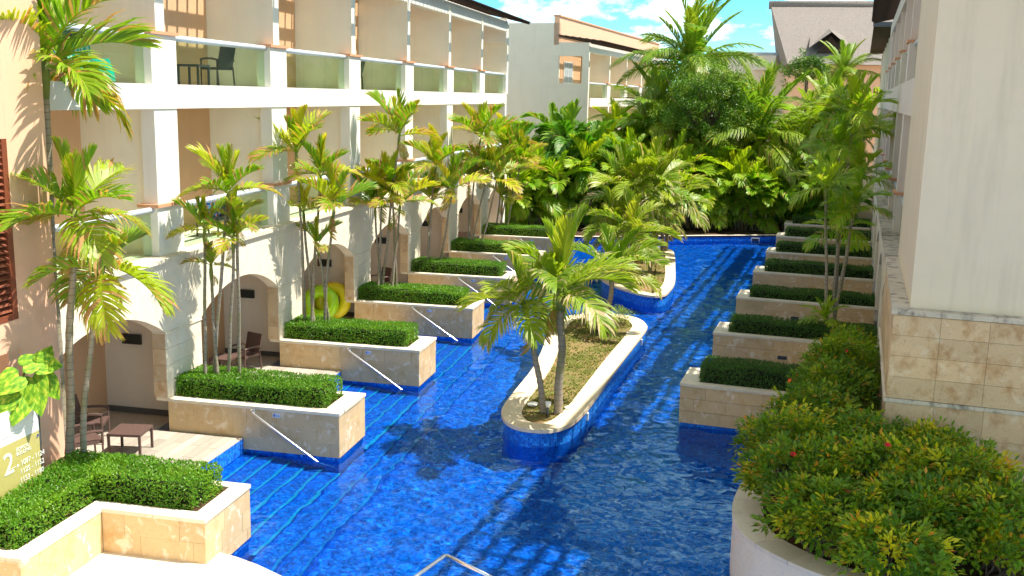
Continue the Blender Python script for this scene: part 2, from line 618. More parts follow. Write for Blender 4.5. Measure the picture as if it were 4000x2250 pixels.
# ------------------------------------------------------------------ patios
PX0, PX1, PZ = -13.3, -9.58, .32
def patio(k):
    y0, y1 = YP + (k - 1) * B + 1.50, YP + k * B
    if k == 0:
        y0 = 14.82
    p = struct(bx('patio', PX0, PX1, y0, y1 - .03, -1.5, PZ - .022, 'mosaic'))
    if k <= 3:
        w, L = .205, 1.24
        nx = int((PX1 - PX0) / w)
        for i in range(nx):
            x = PX1 - .004 - (i + .5) * w
            y = y0 + .01 - (i * .47 % 1) * L
            while y < y1 - .05:
                a, c = max(y, y0 + .01), min(y + L, y1 - .04)
                if c - a > .05:
                    boxpiece('plank', w - .008, c - a - .008, .02, 'plank_wood', p, (x, (a + c) / 2, PZ - .010))
                y += L
    else:
        bx('paving', PX0, PX1, y0, y1 - .03, PZ - .02, PZ, 'plank_wood', p)
for k in range(7):
    patio(k)
struct(bx('loggia_floor', PX0, -11.60, 14.82, 51.8, .1, PZ - .012, 'plank_wood'))

# ------------------------------------------------------------------ planters
def clad(parent, name, axis, fixed, a0, a1, zs, w, mat, off=.03, seed=0, grid=False):
    """slabs on one vertical face: axis 'x' = face spans x at y=fixed, 'y' = spans y at x=fixed (outward sign in off)"""
    rr = random.Random(seed)
    for j in range(len(zs) - 1):
        a = a0
        first = True
        while a < a1 - .01:
            ww = w if grid else w * (.45 + .55 * rr.random() if first else rr.uniform(.85, 1.15))
            first = False
            e = min(a + ww, a1)
            if a1 - e < .12:
                e = a1
            ln, h = round(e - a, 2) - .005, round(zs[j + 1] - zs[j], 2) - .005
            c, zc = (a + e) / 2, (zs[j] + zs[j + 1]) / 2
            o2 = fixed + off / 2 + (rr.uniform(-.002, .003) if off > 0 else -rr.uniform(-.002, .003))
            if axis == 'x':
                boxpiece(name, ln, abs(off), h, mat, parent, (c, o2, zc))
            else:
                boxpiece(name, abs(off), ln, h, mat, parent, (o2, c, zc))
            a = e

H = 1.017
HEDGE = {}
def leaf(b, p, d, n, L, W, col, fold=.25):
    s = d.cross(n)
    if s.length < 1e-4:
        s = d.orthogonal()
    s.normalize()
    n = s.cross(d).normalized()
    i = len(b.v)
    mid = p + d * (L * .45)
    b.v += [tuple(p), tuple(mid + s * W * .5 + n * W * fold), tuple(p + d * L), tuple(mid - s * W * .5 + n * W * fold)]
    b.c += [col] * 4
    b.f += [(i, i + 1, i + 2), (i, i + 2, i + 3)]
def rvec(r):
    while True:
        v = Vector((r.uniform(-1, 1), r.uniform(-1, 1), r.uniform(-1, 1)))
        if .05 < v.length < 1:
            return v.normalized()
def hedge_leaves(boxes, dens, L, seed, wob=.03, yellow=.12):
    r = random.Random(seed)
    b = MB()
    for (x0, x1, y0, y1, z0, z1) in boxes:
        sx, sy, sz = x1 - x0, y1 - y0, z1 - z0
        areas = [('t', sx * sy * 1.15), ('f', sx * sz), ('b', sx * sz * .5), ('l', sy * sz), ('r', sy * sz)]
        for nm, A in areas:
            for _ in range(int(A * dens)):
                u, v = r.random(), r.random()
                dep = abs(r.gauss(0, .035)) - .01
                bumpy = wob * (math.sin(u * sx * 5.3 + seed) + math.sin(v * 4 + u * 5 + seed * 2) + 1.2 * math.sin(u * sx * 2.1 + seed * 1.7)) * .9 + (r.random() ** 6) * .07
                if nm == 't':
                    p, n = Vector((x0 + u * sx, y0 + v * sy, z1 - dep + bumpy)), Vector((0, 0, 1))
                elif nm in 'fb':
                    sgn = -1 if nm == 'f' else 1
                    p, n = Vector((x0 + u * sx, (y0 if nm == 'f' else y1) - sgn * dep + sgn * bumpy * .7, z0 + v * sz)), Vector((0, sgn, 0))
                else:
                    sgn = -1 if nm == 'l' else 1
                    p, n = Vector(((x0 if nm == 'l' else x1) - sgn * dep + sgn * bumpy * .7, y0 + u * sy, z0 + v * sz)), Vector((sgn, 0, 0))
                # round the shoulders
                e = .07
                cx, cyy, cz = min(max(p.x, x0 + e), x1 - e), min(max(p.y, y0 + e), y1 - e), min(p.z, z1 - e)
                q = p - Vector((cx, cyy, cz))
                if q.length > e * 1.15:
                    p = Vector((cx, cyy, cz)) + q.normalized() * e * 1.15
                nn = (n + rvec(r) * .8).normalized()
                d = (rvec(r) + n * .5 + Vector((0, 0, .25))).normalized()
                hz = (p.z - z0) / sz
                pt_ = mnoise.noise((p.x * 1.6 + seed, p.y * 1.6, p.z * 2))
                col = (max(0, yellow * r.random() ** 2 + .25 * max(0, pt_)) + (.35 if r.random() < .03 else 0), .55 if r.random() < .02 + .16 * (1 - hz) ** 2 + .12 * max(0, -pt_ - .15) else 0, min(1, max(0, r.gauss(.5 + .35 * pt_, .28))))
                leaf(b, p, d, nn, L * r.uniform(.7, 1.25), L * r.uniform(.42, .6), col)
    return b
def hedge(name_label, boxes, loc, rotz, mat, dens, L, key, seed, group, cat='hedge'):
    r = root('hedge', loc, name_label, cat, group, rotz, local=True)
    if key not in HEDGE:
        core = MB()
        for (x0, x1, y0, y1, z0, z1) in boxes:
            core.box(x0 + .09, x1 - .09, y0 + .09, y1 - .09, z0, z1 - .09)
        HEDGE[key] = (hedge_leaves(boxes, dens, L, seed).mesh('foliage', mat, attr=True), core.mesh('branches', 'dark_twig'))
    f = link('foliage', HEDGE[key][0], r)
    c = link('branches', HEDGE[key][1], r)
    return r

def tubeobj(name, pts, rad, mat, parent, n=10):
    b = MB(); b.tube(pts, rad, n)
    return b.build(name, mat, parent, smooth=True)

def planter(k, loc, rotz, L, sgn, label, group, detail=True, rail=True, plaque='white', h=H, x_in=0.0):
    """local frame: x runs from the wall (0) to the water end (sgn*L), y 0..1.5 away from the camera"""
    W = 1.50
    r = root('planter', loc, label, 'planter', group, rotz, local=True)
    xs = sorted((x_in, sgn * (L - .03)))
    bx('base', xs[0], xs[1] - (0 if sgn < 0 else .01), .045, W - .03, -1.5, .085, 'mosaic', r)
    bx('core', xs[0], xs[1], .032, W - .032, .086, h - .065, 'joint', r)
    zs = [.07, .07 + (h - .13) / 3, .07 + (h - .13) * 2 / 3, h - .06]
    x0, x1 = sorted((x_in, sgn * L))
    clad(r, 'stone_slab', 'x', .032, x0, x1, zs, .64, 'slab_stone', -.03, 11 + k)
    ex = sgn * (L - .03)
    clad(r, 'stone_slab', 'y', ex, .004, W - .004, zs, .62, 'slab_stone', .03 * sgn, 71 + k)
    # coping stones
    cw, ch = .27, .062
    zc = h - ch / 2 + .002
    n = 4
    xa, xb = (x_in, sgn * (L + .02))
    st = (xb - xa) / n
    for i in range(n):
        c = xa + st * (i + .5)
        boxpiece('coping_stone', abs(st) - .006, cw, ch, 'coping_stone', r, (c, -.02 + cw / 2, zc))
        boxpiece('coping_stone', abs(st) - .006, .20, ch, 'coping_stone', r, (c, W - .10 + .015, zc))
    boxpiece('coping_stone', .40, W - cw - .20 - .01, ch, 'coping_stone', r, (sgn * (L + .02 - .20), -.02 + cw + (W - cw - .165) / 2 + .0, zc))
    bx('soil', *sorted((x_in, sgn * (L - .30))), cw - .06, W - .16, h - .30, h - .035, 'soil', r)
    if rail:
        xr = sgn * 1.92
        tubeobj('handrail', [(xr, .0, h - .10), (xr, -.07, h - .10), (xr + sgn * .03, -.09, h - .12), (sgn * 3.37, -.10, -.02), (sgn * 3.72, -.10, -.28)], .024, 'steel', r)
        b = MB(); b.tube([(xr, .0, h - .10), (xr, -.012, h - .10)], .055, 12); b.build('rail_flange', 'steel', r)
        pl = bx('plaque', 2.36, 2.52, -.008, .001, h - .20, h - .11, 'plaque_white', r)
        bx('pictogram', 2.375, 2.415, -.011, -.0085, h - .185, h - .125, 'plaque_blue', pl)
        bx('lettering', 2.43, 2.51, -.011, -.0085, h - .17, h - .155, 'plaque_blue', pl)
    elif plaque == 'dark':
        bx('plaque', -2.55, -2.30, -.010, .001, .42, .52, 'plaque_dark', r)
    return r

lefts = ['nearest the camera on the left, with handrail', 'behind the first handrail planter on the left', 'third along the left row of handrail planters',
         'fourth along the left row behind island palms', 'fifth along the left row, half hidden by island palms', 'last of the left row, against the dark palms']
for k in range(1, 7):
    planter(k, (-11.28, YP + (k - 1) * B, 0), 0, 3.80, 1, 'stone clad planter ' + lefts[k - 1], 'stone planters along the left wing')
    hedge('clipped green hedge in the planter ' + lefts[k - 1].replace(' on the left', ''), [(.05, 3.36, .24, 1.28, H - .04, H + .40)], (-11.28, YP + (k - 1) * B, 0), 0, 'hedge_leaf', 1900 if k < 4 else 1300, .050, 'L%d' % min(k, 5), 3 + k, 'clipped hedges in the left planters')

# the L shaped planter in the corner
y0 = YP - B
p0 = root('planter', (-9.2, 13.3, .3), 'L shaped stone planter in the near left corner beside the deck', 'planter', 'stone planters along the left wing')
for nm, q, mt in (('base', (-10.9, -7.52, y0 + .04, y0 + 1.47, -1.5, .25), 'mosaic'), ('core', (-10.9, -7.51, y0 + .03, y0 + 1.47, .25, .95), 'joint'), ('core', (-12.6, -9.25, 11.46, y0 + .03, .25, .95), 'joint')):
    bx(nm, *q, mt, p0)
zs0 = [.295, .62, .957]
clad(p0, 'stone_slab', 'x', y0 + .03, -9.22, -7.48, zs0, .82, 'slab_stone', -.03, 5)
clad(p0, 'stone_slab', 'y', -7.51, y0 + .004, y0 + 1.49, [.09, .295, .62, .957], .72, 'slab_stone', .03, 6)
clad(p0, 'stone_slab', 'y', -9.25, 11.45, y0 - .004, [.295, .957], .62, 'slab_stone', .03, 8)
clad(p0, 'stone_slab', 'x', 11.46, -12.6, -9.22, zs0, .7, 'slab_stone', -.03, 9)
cw = .27
for (xa, xb, ya, yb) in ((-8.34, -7.46, y0 - .02, y0 + cw - .02), (-9.20, -8.345, y0 - .02, y0 + cw - .02), (-7.74, -7.46, y0 + cw - .015, y0 + 1.50), (-10.9, -7.745, y0 + 1.30, y0 + 1.50),
                         (-9.47, -9.205, 12.4, y0 + cw - .02), (-9.47, -9.205, 11.44, 12.395), (-10.4, -9.475, 11.44, 11.70), (-11.5, -10.405, 11.44, 11.70), (-12.6, -11.505, 11.44, 11.70)):
    boxpiece('coping_stone', xb - xa - .006, yb - ya - .006, .062, 'coping_stone', p0, ((xa + xb) / 2, (ya + yb) / 2, .988))
bx('soil', -10.9, -7.76, y0 + .2, y0 + 1.32, .90, .985, 'soil', p0)
bx('soil', -12.6, -9.45, 11.65, y0 + .205, .90, .984, 'soil', p0)
hedge('L shaped clipped hedge in the near left corner in front of the gold sign', [(-1.25, 1.36, .28, 1.24, .97, 1.42), (-1.15, -.30, -1.62, 1.2, .97, 1.40)],
      (-9.2, y0, 0), 0, 'hedge_leaf', 1900, .052, 'P0', 21, 'clipped hedges in the left planters')

rights = ['nearest the camera on the right', 'with a dark plaque, second on the right', 'third on the right with an unkempt low hedge', 'fourth on the right below the slim palm trunks', 'fifth on the right side of the channel', 'sixth on the right side of the channel', 'last on the right side of the channel']
BR = 5.567
for k in range(7):
    o = rw(4.33, BR * k)
    planter(20 + k, o, -PHI, 4.33, -1, 'shaded stone planter ' + rights[k], 'stone planters along the right wing', rail=False, plaque='dark' if k in (1, 2, 3) else '', h=1.01)
    z1 = [.40, .34, .26, .36, .36, .36, .36][k]
    hedge('dark shaded hedge in the planter ' + rights[k], [(-3.92, -.05, .26, 1.26, .97, 1.0 + z1)], o, -PHI, 'shade_hedge_leaf', 1300 if k < 3 else 1000, .055, 'R%d' % k, 40 + k, 'clipped hedges in the right planters')

# ------------------------------------------------------------------ left wing of the hotel
ZS2, ZS3, ZBB = 3.99, 7.49, 6.995
XF = -11.47          # facade plane of columns
XA = -11.28          # facade plane of the arches
XB = -13.30          # back wall of the balconies
YEND = 51.9
hl = root('hotel_wing', (-13, 33, .3), 'long cream three storey hotel wing with arches and glass balconies on the left', 'building')
arch_R = None
def arch_z(y, a, b_, spring, rise):
    c, hw = (a + b_) / 2, (b_ - a) / 2
    rad = (hw * hw + rise * rise) / (2 * rise)
    return spring + rise - rad + math.sqrt(max(0, rad * rad - (y - c) ** 2))
def arch_wall(parent, xo, xi, y0, ya, yb, spring, rise, ztop, mat, sg=1):
    """wall over one opening: solid from y0 to ya, arch from ya to yb; outer face x = xo, inner x = xi"""
    b = MB()
    ys = [y0, ya] + [ya + (yb - ya) * i / 28 for i in range(1, 29)]
    bz = [spring, spring] + [arch_z(ya + (yb - ya) * i / 28, ya, yb, spring, rise) for i in range(1, 29)]
    bz[-1] = spring
    for i in range(len(ys) - 1):
        for x in (xo, xi):
            b.poly([(x, ys[i], bz[i]), (x, ys[i + 1], bz[i + 1]), (x, ys[i + 1], ztop), (x, ys[i], ztop)])
        b.poly([(xo, ys[i], bz[i]), (xo, ys[i + 1], bz[i + 1]), (xi, ys[i + 1], bz[i + 1]), (xi, ys[i], bz[i])])
        b.poly([(xo, ys[i], ztop), (xo, ys[i + 1], ztop), (xi, ys[i + 1], ztop), (xi, ys[i], ztop)])
    b.poly([(xo, y0, spring), (xi, y0, spring), (xi, y0, ztop), (xo, y0, ztop)])
    b.poly([(xo, yb, spring), (xi, yb, spring), (xi, yb, ztop), (xo, yb, ztop)])
    return b.build('arch_wall', mat, parent)

for k in range(-1, 6):
    # ground floor: pillar at the planter, arch over the opening
    yp = YP + k * B
    yn = yp + B
    pw = 1.47
    if k >= 0:
        pl = bx('pillar', XA - .28, XA - .02, yp + .02, yp + pw - .02, .95, 2.40, 'arch_stone', hl)
        zz = [1.02, 1.37, 1.72, 2.07, 2.40]
        for j in range(4):
            boxpiece('stone_slab', .02, pw - .002, zz[j + 1] - zz[j] - .006, 'arch_stone', pl, (XA - .008, yp + pw / 2, (zz[j] + zz[j + 1]) / 2))
            boxpiece('stone_slab', .29, .02, zz[j + 1] - zz[j] - .006, 'block_stone', pl, (XA - .165, yp + .009, (zz[j] + zz[j + 1]) / 2))
        bx('capital', XA - .31, XA + .025, yp - .012, yp + pw + .012, 2.402, 2.428, 'arch_stone', pl)
    arch_wall(hl, XA, XA - .30, yp, yp + pw, yn, 2.43, .62, 3.86, 'arch_stone')
    # moulded ledge under the first floor balconies
    bx('ledge', XA - .42, XA + .075, yp + .003, yn - .003, 3.90, ZS2, 'coping_stone', hl)
    bx('ledge_mould', XA - .40, XA + .035, yp + .003, yn - .003, 3.862, 3.898, 'arch_stone', hl)
    # columns
    yc = YC + k * B
    if k >= 0:
        c2 = bx('column', XF - .37, XF, yc, yc + 1.0, ZS2 + .002, 4.99, 'white_stucco', hl)
        bx('column_cap', XF - .43, XF + .05, yc - .06, yc + 1.05, 4.992, 5.06, 'cap_tile', c2)
        bx('column_shaft', XF - .33, XF - .02, yc + .06, yc + .94, 5.062, ZBB - .002, 'white_stucco', hl)
        c3 = bx('column', XF - .37, XF, yc, yc + .96, ZS3 + .002, 8.47, 'white_stucco', hl)
        bx('column_cap', XF - .43, XF + .05, yc - .06, yc + 1.02, 8.472, 8.54, 'cap_tile', c3)
    # slab and white fascia
    bx('fascia', XF - .25, XF + .004, yc + .003, yc + B - .003, ZBB, ZS3, 'white_stucco', hl)
    bx('floor_slab', XB, XF - .255, yc, yc + B - .002, ZBB + .12, ZS3 - .01, 'cream_stucco', hl)
    bx('floor_slab', XB, XA - .43, yp, yn - .002, 3.42, ZS2 - .01, 'cream_stucco', hl)
    # dividing walls (at the far side of each bay)
    yd = yc + B + .22
    bx('dividing_wall', XB, XF - .335, yd, yd + .30, ZS2 - .008, ZBB + .118, 'cream_stucco', hl)
    bx('dividing_wall', XB, XF - .01, yd, yd + .34, ZS3 - .008, 10.9, 'cream_stucco', hl)
    ygd = yp + B + .88
    gw = bx('dividing_wall', XB, XA - .305, ygd, ygd + .25, PZ - .01, 3.418, 'pale_stucco', hl)
    bx('vent', -12.83, -12.38, ygd - .06, ygd - .001, 1.90, 2.12, 'fixture', gw)
    bx('skirting', XB + .01, XA - .31, ygd - .02, ygd - .001, PZ, PZ + .13, 'skirting', gw)
    # back walls and sliding doors per floor
    for z0, z1, yo, yl in ((PZ - .01, 3.418, yp + 1.13, B), (ZS2 - .01, ZBB + .118, yc + .52, B), (ZS3 - .01, 11.6, yc + .56, B)):
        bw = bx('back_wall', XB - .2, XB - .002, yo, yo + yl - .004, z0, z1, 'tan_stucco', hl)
        ya, yb = yo + .35, yo + 2.55
        bx('door_frame', XB - .003, XB + .06, ya, ya + .09, z0 + .01, z0 + 2.3, 'door_white', bw)
        bx('door_frame', XB - .003, XB + .06, yb - .09, yb, z0 + .01, z0 + 2.3, 'door_white', bw)
        bx('door_frame', XB - .003, XB + .06, ya + .092, yb - .092, z0 + 2.2, z0 + 2.3, 'door_white', bw)
        bx('door_frame', XB - .003, XB + .05, (ya + yb) / 2 - .04, (ya + yb) / 2 + .04, z0 + .01, z0 + 2.198, 'door_white', bw)
        bx('curtain', XB - .003, XB + .004, ya + .092, yb - .092, z0 + .012, z0 + 2.198, 'curtain', bw)
        bx('glass_pane', XB + .02, XB + .026, ya + .092, yb - .092, z0 + .012, z0 + 2.198, 'window_glass', bw)
    # glass balustrades
    for zf, ra in ((ZS2, 1.0), (ZS3, .96)):
        a, e = yc + ra, yc + B
        if k == -1:
            a = 14.9
        n = 3
        for i in range(n):
            w = (e - a) / n
            bx('glass_panel', XF - .176, XF - .164, a + w * i + .006, a + w * (i + 1) - .006, zf + .01, zf + .93, 'rail_glass', hl)
        tubeobj('handrail', [(XF - .14, a, zf + .95), (XF - .14, e, zf + .95)], .066, 'white_metal', hl, 12)
# beam and slatted eave of the top floor
bx('beam', XF - .30, XF - .03, 14, YEND, 10.56, 11.08, 'white_stucco', hl)
bx('end_wall', XB, XF - .02, YEND - .34, YEND, 10.0, 11.2, 'white_stucco', hl)
bx('end_column', XF - .37, XF, YC + 6 * B, YC + 6 * B + .34, ZS3, 8.47, 'white_stucco', hl)
bx('end_column', XF - .35, XF - .02, YC + 6 * B, YC + 6 * B + .34, .95, ZS3, 'white_stucco', hl)
bx('parapet', XB - .42, XB - .205, 13, YEND, 10.9, 12.7, 'peach_stucco', hl)
bx('end_wall', -26, XB - .21, YEND - .3, YEND - .01, .25, 10.89, 'grey_stucco', hl)
def slatroof(parent, x_eave, x_in, z_eave, z_in, ya, yb, step, rows, mat='roof_wood', edge=True):
    """rafters across and battens along, with gaps the sun comes through"""
    dx, dz = x_in - x_eave, z_in - z_eave
    ln = math.hypot(dx, dz)
    ang = math.atan2(dz, dx)
    n = int((yb - ya) / step)
    for i in range(n + 1):
        y = ya + (yb - ya) * i / n
        boxpiece('rafter', ln, .085, .10, mat, parent, ((x_eave + x_in) / 2, y, (z_eave + z_in) / 2), (0, -ang, 0))
    segs = max(1, round((yb - ya) / 5.4))
    sl = (yb - ya) / segs
    for j in range(rows):
        u = j / (rows - 1)
        for s_ in range(segs):
            boxpiece('batten', .17, sl + .1, .035, mat, parent, (x_eave + dx * u, ya + sl * (s_ + .5), z_eave + dz * u + .072), (0, -ang, 0))
slatroof(hl, XF + .95, XB + .1, 11.02, 11.62, 13.5, YEND + .75, .47, 8)

# ---- peach wing at the left edge of the picture
pk = root('peach_wing', (-12, 12.5, .3), 'peach stucco wall with brown louvred shutter at the left edge', 'building')
XW = -10.9
b = MB()
wz = [(.2, 1.35), (3.28, 3.80), (6.2, 13)]
bx('wall', -13.5, XW, 13.86, 14.80, .2, 13, 'peach_stucco', pk)
bx('wall', -13.5, XW, 6, 13.858, .2, 1.75, 'peach_stucco', pk)
bx('wall', -13.5, XW, 6, 13.858, 3.29, 3.78, 'peach_stucco', pk)
bx('wall', -13.5, XW, 6, 13.858, 6.6, 13, 'peach_stucco', pk)
bx('wall', -13.5, XW, 6, 12.2, 3.782, 6.598, 'peach_stucco', pk)
bx('wall', -13.5, XW - .5, 6, 13.4, 1.752, 3.288, 'fixture', pk)
bx('window_reveal', XW - .6, XW - .02, 13.60, 13.857, 1.752, 3.288, 'peach_stucco', pk)
sh = bx('shutter', XW - .10, XW - .08, 12.2, 13.858, 3.782, 6.598, 'dark_twig', pk)
bx('stile', XW - .079, XW + .01, 13.74, 13.856, 3.784, 6.596, 'shutter_wood', sh)
bx('bottom_rail', XW - .079, XW + .012, 12.2, 13.738, 3.784, 3.88, 'shutter_wood', sh)
for i in range(26):
    boxpiece('slat', .10, 1.53, .016, 'shutter_wood', sh, (XW - .035, 12.975, 3.95 + i * .104), (0, R_(38), 0))

# ---- sign panel in the hedge
sg = root('sign_panel', (-10.42, 12.9, 1.0), 'gold and white glass sign numbered 2 standing behind the corner hedge', 'sign')
bx('upper_panel', -10.43, -10.41, 11.9, 13.53, 2.09, 2.60, 'sign_pale', sg)
bx('lower_panel', -10.43, -10.41, 11.9, 13.53, 1.0, 2.086, 'sign_gold', sg)
tubeobj('post', [(-10.46, 13.60, .95), (-10.46, 13.60, 2.63)], .022, 'dark_metal', sg)
bx('clip', -10.45, -10.395, 13.46, 13.50, 2.00, 2.04, 'steel', sg)
def text(body, size, y, z, parent, name='lettering', shear=0):
    cu = bpy.data.curves.new(name, 'FONT')
    cu.body = body
    cu.size = size
    cu.extrude = .002
    cu.shear = shear
    cu.align_x = 'LEFT'
    cu.materials.append(MATS['text_white'])
    tmp = bpy.data.objects.new('tmp', cu)
    COL.objects.link(tmp)
    me = bpy.data.meshes.new_from_object(tmp)
    bpy.data.objects.remove(tmp)
    return link(name, me, parent, (-10.405, y, z), (R_(90), 0, R_(90)))
text('Hideaway', .255, 12.42, 2.30, sg, shear=.25)
b = MB(); b.tube([(-10.404, 12.5, 2.20), (-10.404, 12.9, 2.235), (-10.404, 13.45, 2.275)], .006, 6); b.build('underline', 'text_white', sg)
text('2', .48, 12.68, 1.63, sg)
text('EDIFICIO', .075, 12.98, 1.92, sg)
text('BUILDING', .075, 12.98, 1.85, sg)
for i, s_ in enumerate(('1097 - 1124', '1125 - 1152', '1153 - 1180')):
    text(s_, .115, 13.06 - .02 * i, 1.67 - .135 * i, sg)
b = MB(); b.poly([(-10.404, 12.98, 1.665), (-10.404, 13.03, 1.695), (-10.404, 12.98, 1.725)]); b.build('arrow', 'text_white', sg)
bx('rule', -10.408, -10.404, 12.78, 12.96, 1.692, 1.698, 'text_white', sg)

# ------------------------------------------------------------------ right wing of the hotel (rotated frame)
hr = root('hotel_wing', rw(6, 12, .3), 'shaded cream hotel wing with stone plinth filling the right edge', 'building', None, -PHI, True)
hr.location = (XR, YR, 0)
FX, SX = 4.33, 4.50       # arch plane, stucco plane
NE = -4.5                 # near end
RE = 33.0
bx('plinth', FX - .06, 13, NE + .03, BR * 0 + 1.5, .2, 3.86, 'joint', hr)
# stone cladding of the near end and the short return
clad(hr, 'stone_block', 'x', NE + .03, FX - .09, 9.6, [.25, .80, 1.32, 1.84, 2.34], .78, 'block_stone', -.03, 101, True)
clad(hr, 'stone_block', 'x', NE + .03, FX - .09, 9.6, [2.42, 2.80, 3.17, 3.53, 3.88], .76, 'block_stone', -.03, 102, True)
clad(hr, 'stone_block', 'y', FX - .06, NE, 1.5, [.25, .80, 1.32, 1.84, 2.34], .9, 'block_stone', -.03, 103, True)
clad(hr, 'stone_block', 'y', FX - .06, NE, 1.5, [2.42, 2.80, 3.17, 3.53, 3.88], .9, 'block_stone', -.03, 104, True)
for i in range(7):
    x0 = FX - .13 + i * .8
    boxpiece('string_course', .795, .05, .066, 'lichen_stone', hr, (x0 + .4, NE + .005, 2.378))
    boxpiece('ledge_stone', .795, .34, .09, 'lichen_stone', hr, (x0 + .4, NE + .14, 3.935))
for i in range(7):
    boxpiece('string_course', .07, .84, .066, 'coping_stone', hr, (FX - .10, NE + .46 + i * .85, 2.378))
for i in range(46):
    boxpiece('ledge_stone', .46, .82, .09, 'lichen_stone', hr, (FX + .12, NE + .72 + i * .83, 3.935))
bx('end_block', SX, 13, NE + .2, 2.1, 3.983, 12.2, 'end_stucco', hr)
for k in range(0, 6):
    y = BR * k
    if k > 0:
        bx('pillar', FX, FX + .30, y + .004, y + 1.496, .95, 2.43, 'arch_stone', hr)
    arch_wall(hr, FX, FX + .30, y + (0 if k else 1.5) + .002, y + 1.5 + (0 if k else .002), y + BR - .002, 2.43, .62, 3.86, 'arch_stone')
    yy = 2.1 + BR * k
    bx('fascia', SX, SX + .3, yy + .002, yy + BR - .002, 7.15, 8.0, 'lilac_stucco', hr)
    bx('floor_slab', SX + .302, SX + 2.2, yy, yy + BR - .004, 7.3, 7.9, 'lilac_stucco', hr)
    bx('floor_slab', FX + .36, FX + 2.3, yy, yy + BR - .004, 3.40, 3.97, 'lilac_stucco', hr)
    c_ = bx('column', SX, SX + .40, yy + BR - 1.0, yy + BR - .01, 3.985, 5.0, 'lilac_stucco', hr)
    bx('column_cap', SX - .06, SX + .46, yy + BR - 1.06, yy + BR + .04, 5.002, 5.07, 'cap_tile', c_)
    bx('column_shaft', SX + .02, SX + .36, yy + BR - .93, yy + BR - .07, 5.072, 7.148, 'lilac_stucco', hr)
    c_ = bx('column', SX, SX + .40, yy + BR - 1.0, yy + BR - .01, 8.002, 9.0, 'lilac_stucco', hr)
    bx('column_cap', SX - .06, SX + .46, yy + BR - 1.06, yy + BR + .04, 9.002, 9.07, 'cap_tile', c_)
    for z0, z1 in ((3.95, 7.298), (7.9, 11.3), (.3, 3.398)):
        bx('dividing_wall', SX + .03, SX + 2.2, yy + BR - .62, yy + BR - .3, z0, z1, 'lilac_stucco', hr)
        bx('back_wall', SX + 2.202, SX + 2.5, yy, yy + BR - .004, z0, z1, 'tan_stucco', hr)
    for zf in (3.985, 8.0):
        bx('glass_panel', SX + .17, SX + .182, yy + .04, yy + BR - 1.03, zf + .02, zf + .93, 'rail_glass', hr)
        tubeobj('handrail', [(SX + .15, yy + .02, zf + .95), (SX + .15, yy + BR - 1.0, zf + .95)], .06, 'white_metal', hr)
bx('beam', SX, SX + .28, 2.11, RE, 10.7, 11.25, 'lilac_stucco', hr)
bx('roof_slab', SX + 2.0, 14, -9.2, RE, 12.205, 12.5, 'far_roof', hr)
slatroof(hr, FX - .70, SX + 2.2, 11.42, 12.1, -9.3, RE + .6, .60, 7)
bx('rear_wall', 6.9, 7.2, 2.12, RE, .3, 12.2, 'lilac_stucco', hr)

# second right hand wing farther back
h2 = root('hotel_wing', rw(6, 50, .3), 'farther hotel wing at right with a dark overhanging eave', 'building', None, -PHI, True)
h2.location = (XR, YR, 0)
bx('wall', SX + .4, 12, 37, 69, .25, 11.2, 'lilac_stucco', h2)
for i in range(6):
    bx('column', SX + .1, SX + .398, 37.2 + i * 5.6, 37.9 + i * 5.6, .25, 11.2, 'white_stucco', h2)
for z in (3.4, 7.1):
    bx('fascia', SX + .05, SX + .396, 37.95, 69, z, z + .6, 'white_stucco', h2)
bx('eave', 3.68, 12, 36, 69, 11.42, 11.55, 'roof_wood', h2)
bx('eave_fascia', 3.64, 12, 35.9, 35.998, 11.38, 11.62, 'dark_metal', h2)

# ------------------------------------------------------------------ far hotel block behind the left wing
hf = root('hotel_block', (-9.3, 66, .25), 'grey end wall of a farther hotel block with a lattice lit window', 'building', None, -PHI, True)
bx('end_wall', -16, -2.0, 0, .3, 0, 11.75, 'grey_stucco', hf)
bx('end_wall', -2.0, 0, 0, .3, 0, 8.0, 'grey_stucco', hf)
bx('end_wall', -2.0, 0, 0, .3, 9.7, 10.55, 'grey_stucco', hf)
bx('end_wall', -.42, 0, 0, .298, 8.0, 9.7, 'grey_stucco', hf)
bx('parapet', -2.35, -2.0, .0, 34, 10.4, 12.15, 'peach_stucco', hf)
bx('parapet_coping', -2.38, -1.94, -.03, 34, 12.152, 12.25, 'cap_tile', hf)
bx('back_wall', -2.3, -2.02, .302, 34, .2, 10.39, 'tan_stucco', hf)
bw = bx('door', -2.018, -1.96, 1.3, 3.4, 7.2, 9.4, 'door_white', hf)
bx('glass_pane', -1.958, -1.95, 1.4, 2.3, 7.25, 9.3, 'curtain', bw)
bx('glass_pane', -1.958, -1.95, 2.4, 3.3, 7.25, 9.3, 'curtain', bw)
for k in range(6):
    y = .302 + 5.45 * k
    if k:
        bx('dividing_wall', -2.0, -.01, y, y + .3, 0, 10.5, 'cream_stucco', hf)
    for z in (3.4, 6.55):
        bx('fascia', -.25, .0, y + .302, y + 5.44, z, z + .55, 'white_stucco', hf)
        bx('floor_slab', -2.0, -.252, y + .302, y + 5.44, z + .1, z + .5, 'cream_stucco', hf)
        bx('glass_panel', -.16, -.15, y + .7, y + 5.1, z + .56, z + 1.45, 'rail_glass', hf)
        tubeobj('handrail', [(-.13, y + .4, z + 1.48), (-.13, y + 5.4, z + 1.48)], .06, 'white_metal', hf)
        c_ = bx('column', -.35, .002, y + 5.0, y + 5.9, z + .552, z + 1.5, 'white_stucco', hf)
        bx('column_cap', -.4, .05, y + 4.95, y + 5.95, z + 1.502, z + 1.57, 'cap_tile', c_)
bx('beam', -.28, -.02, .302, 33, 9.95, 10.5, 'white_stucco', hf)
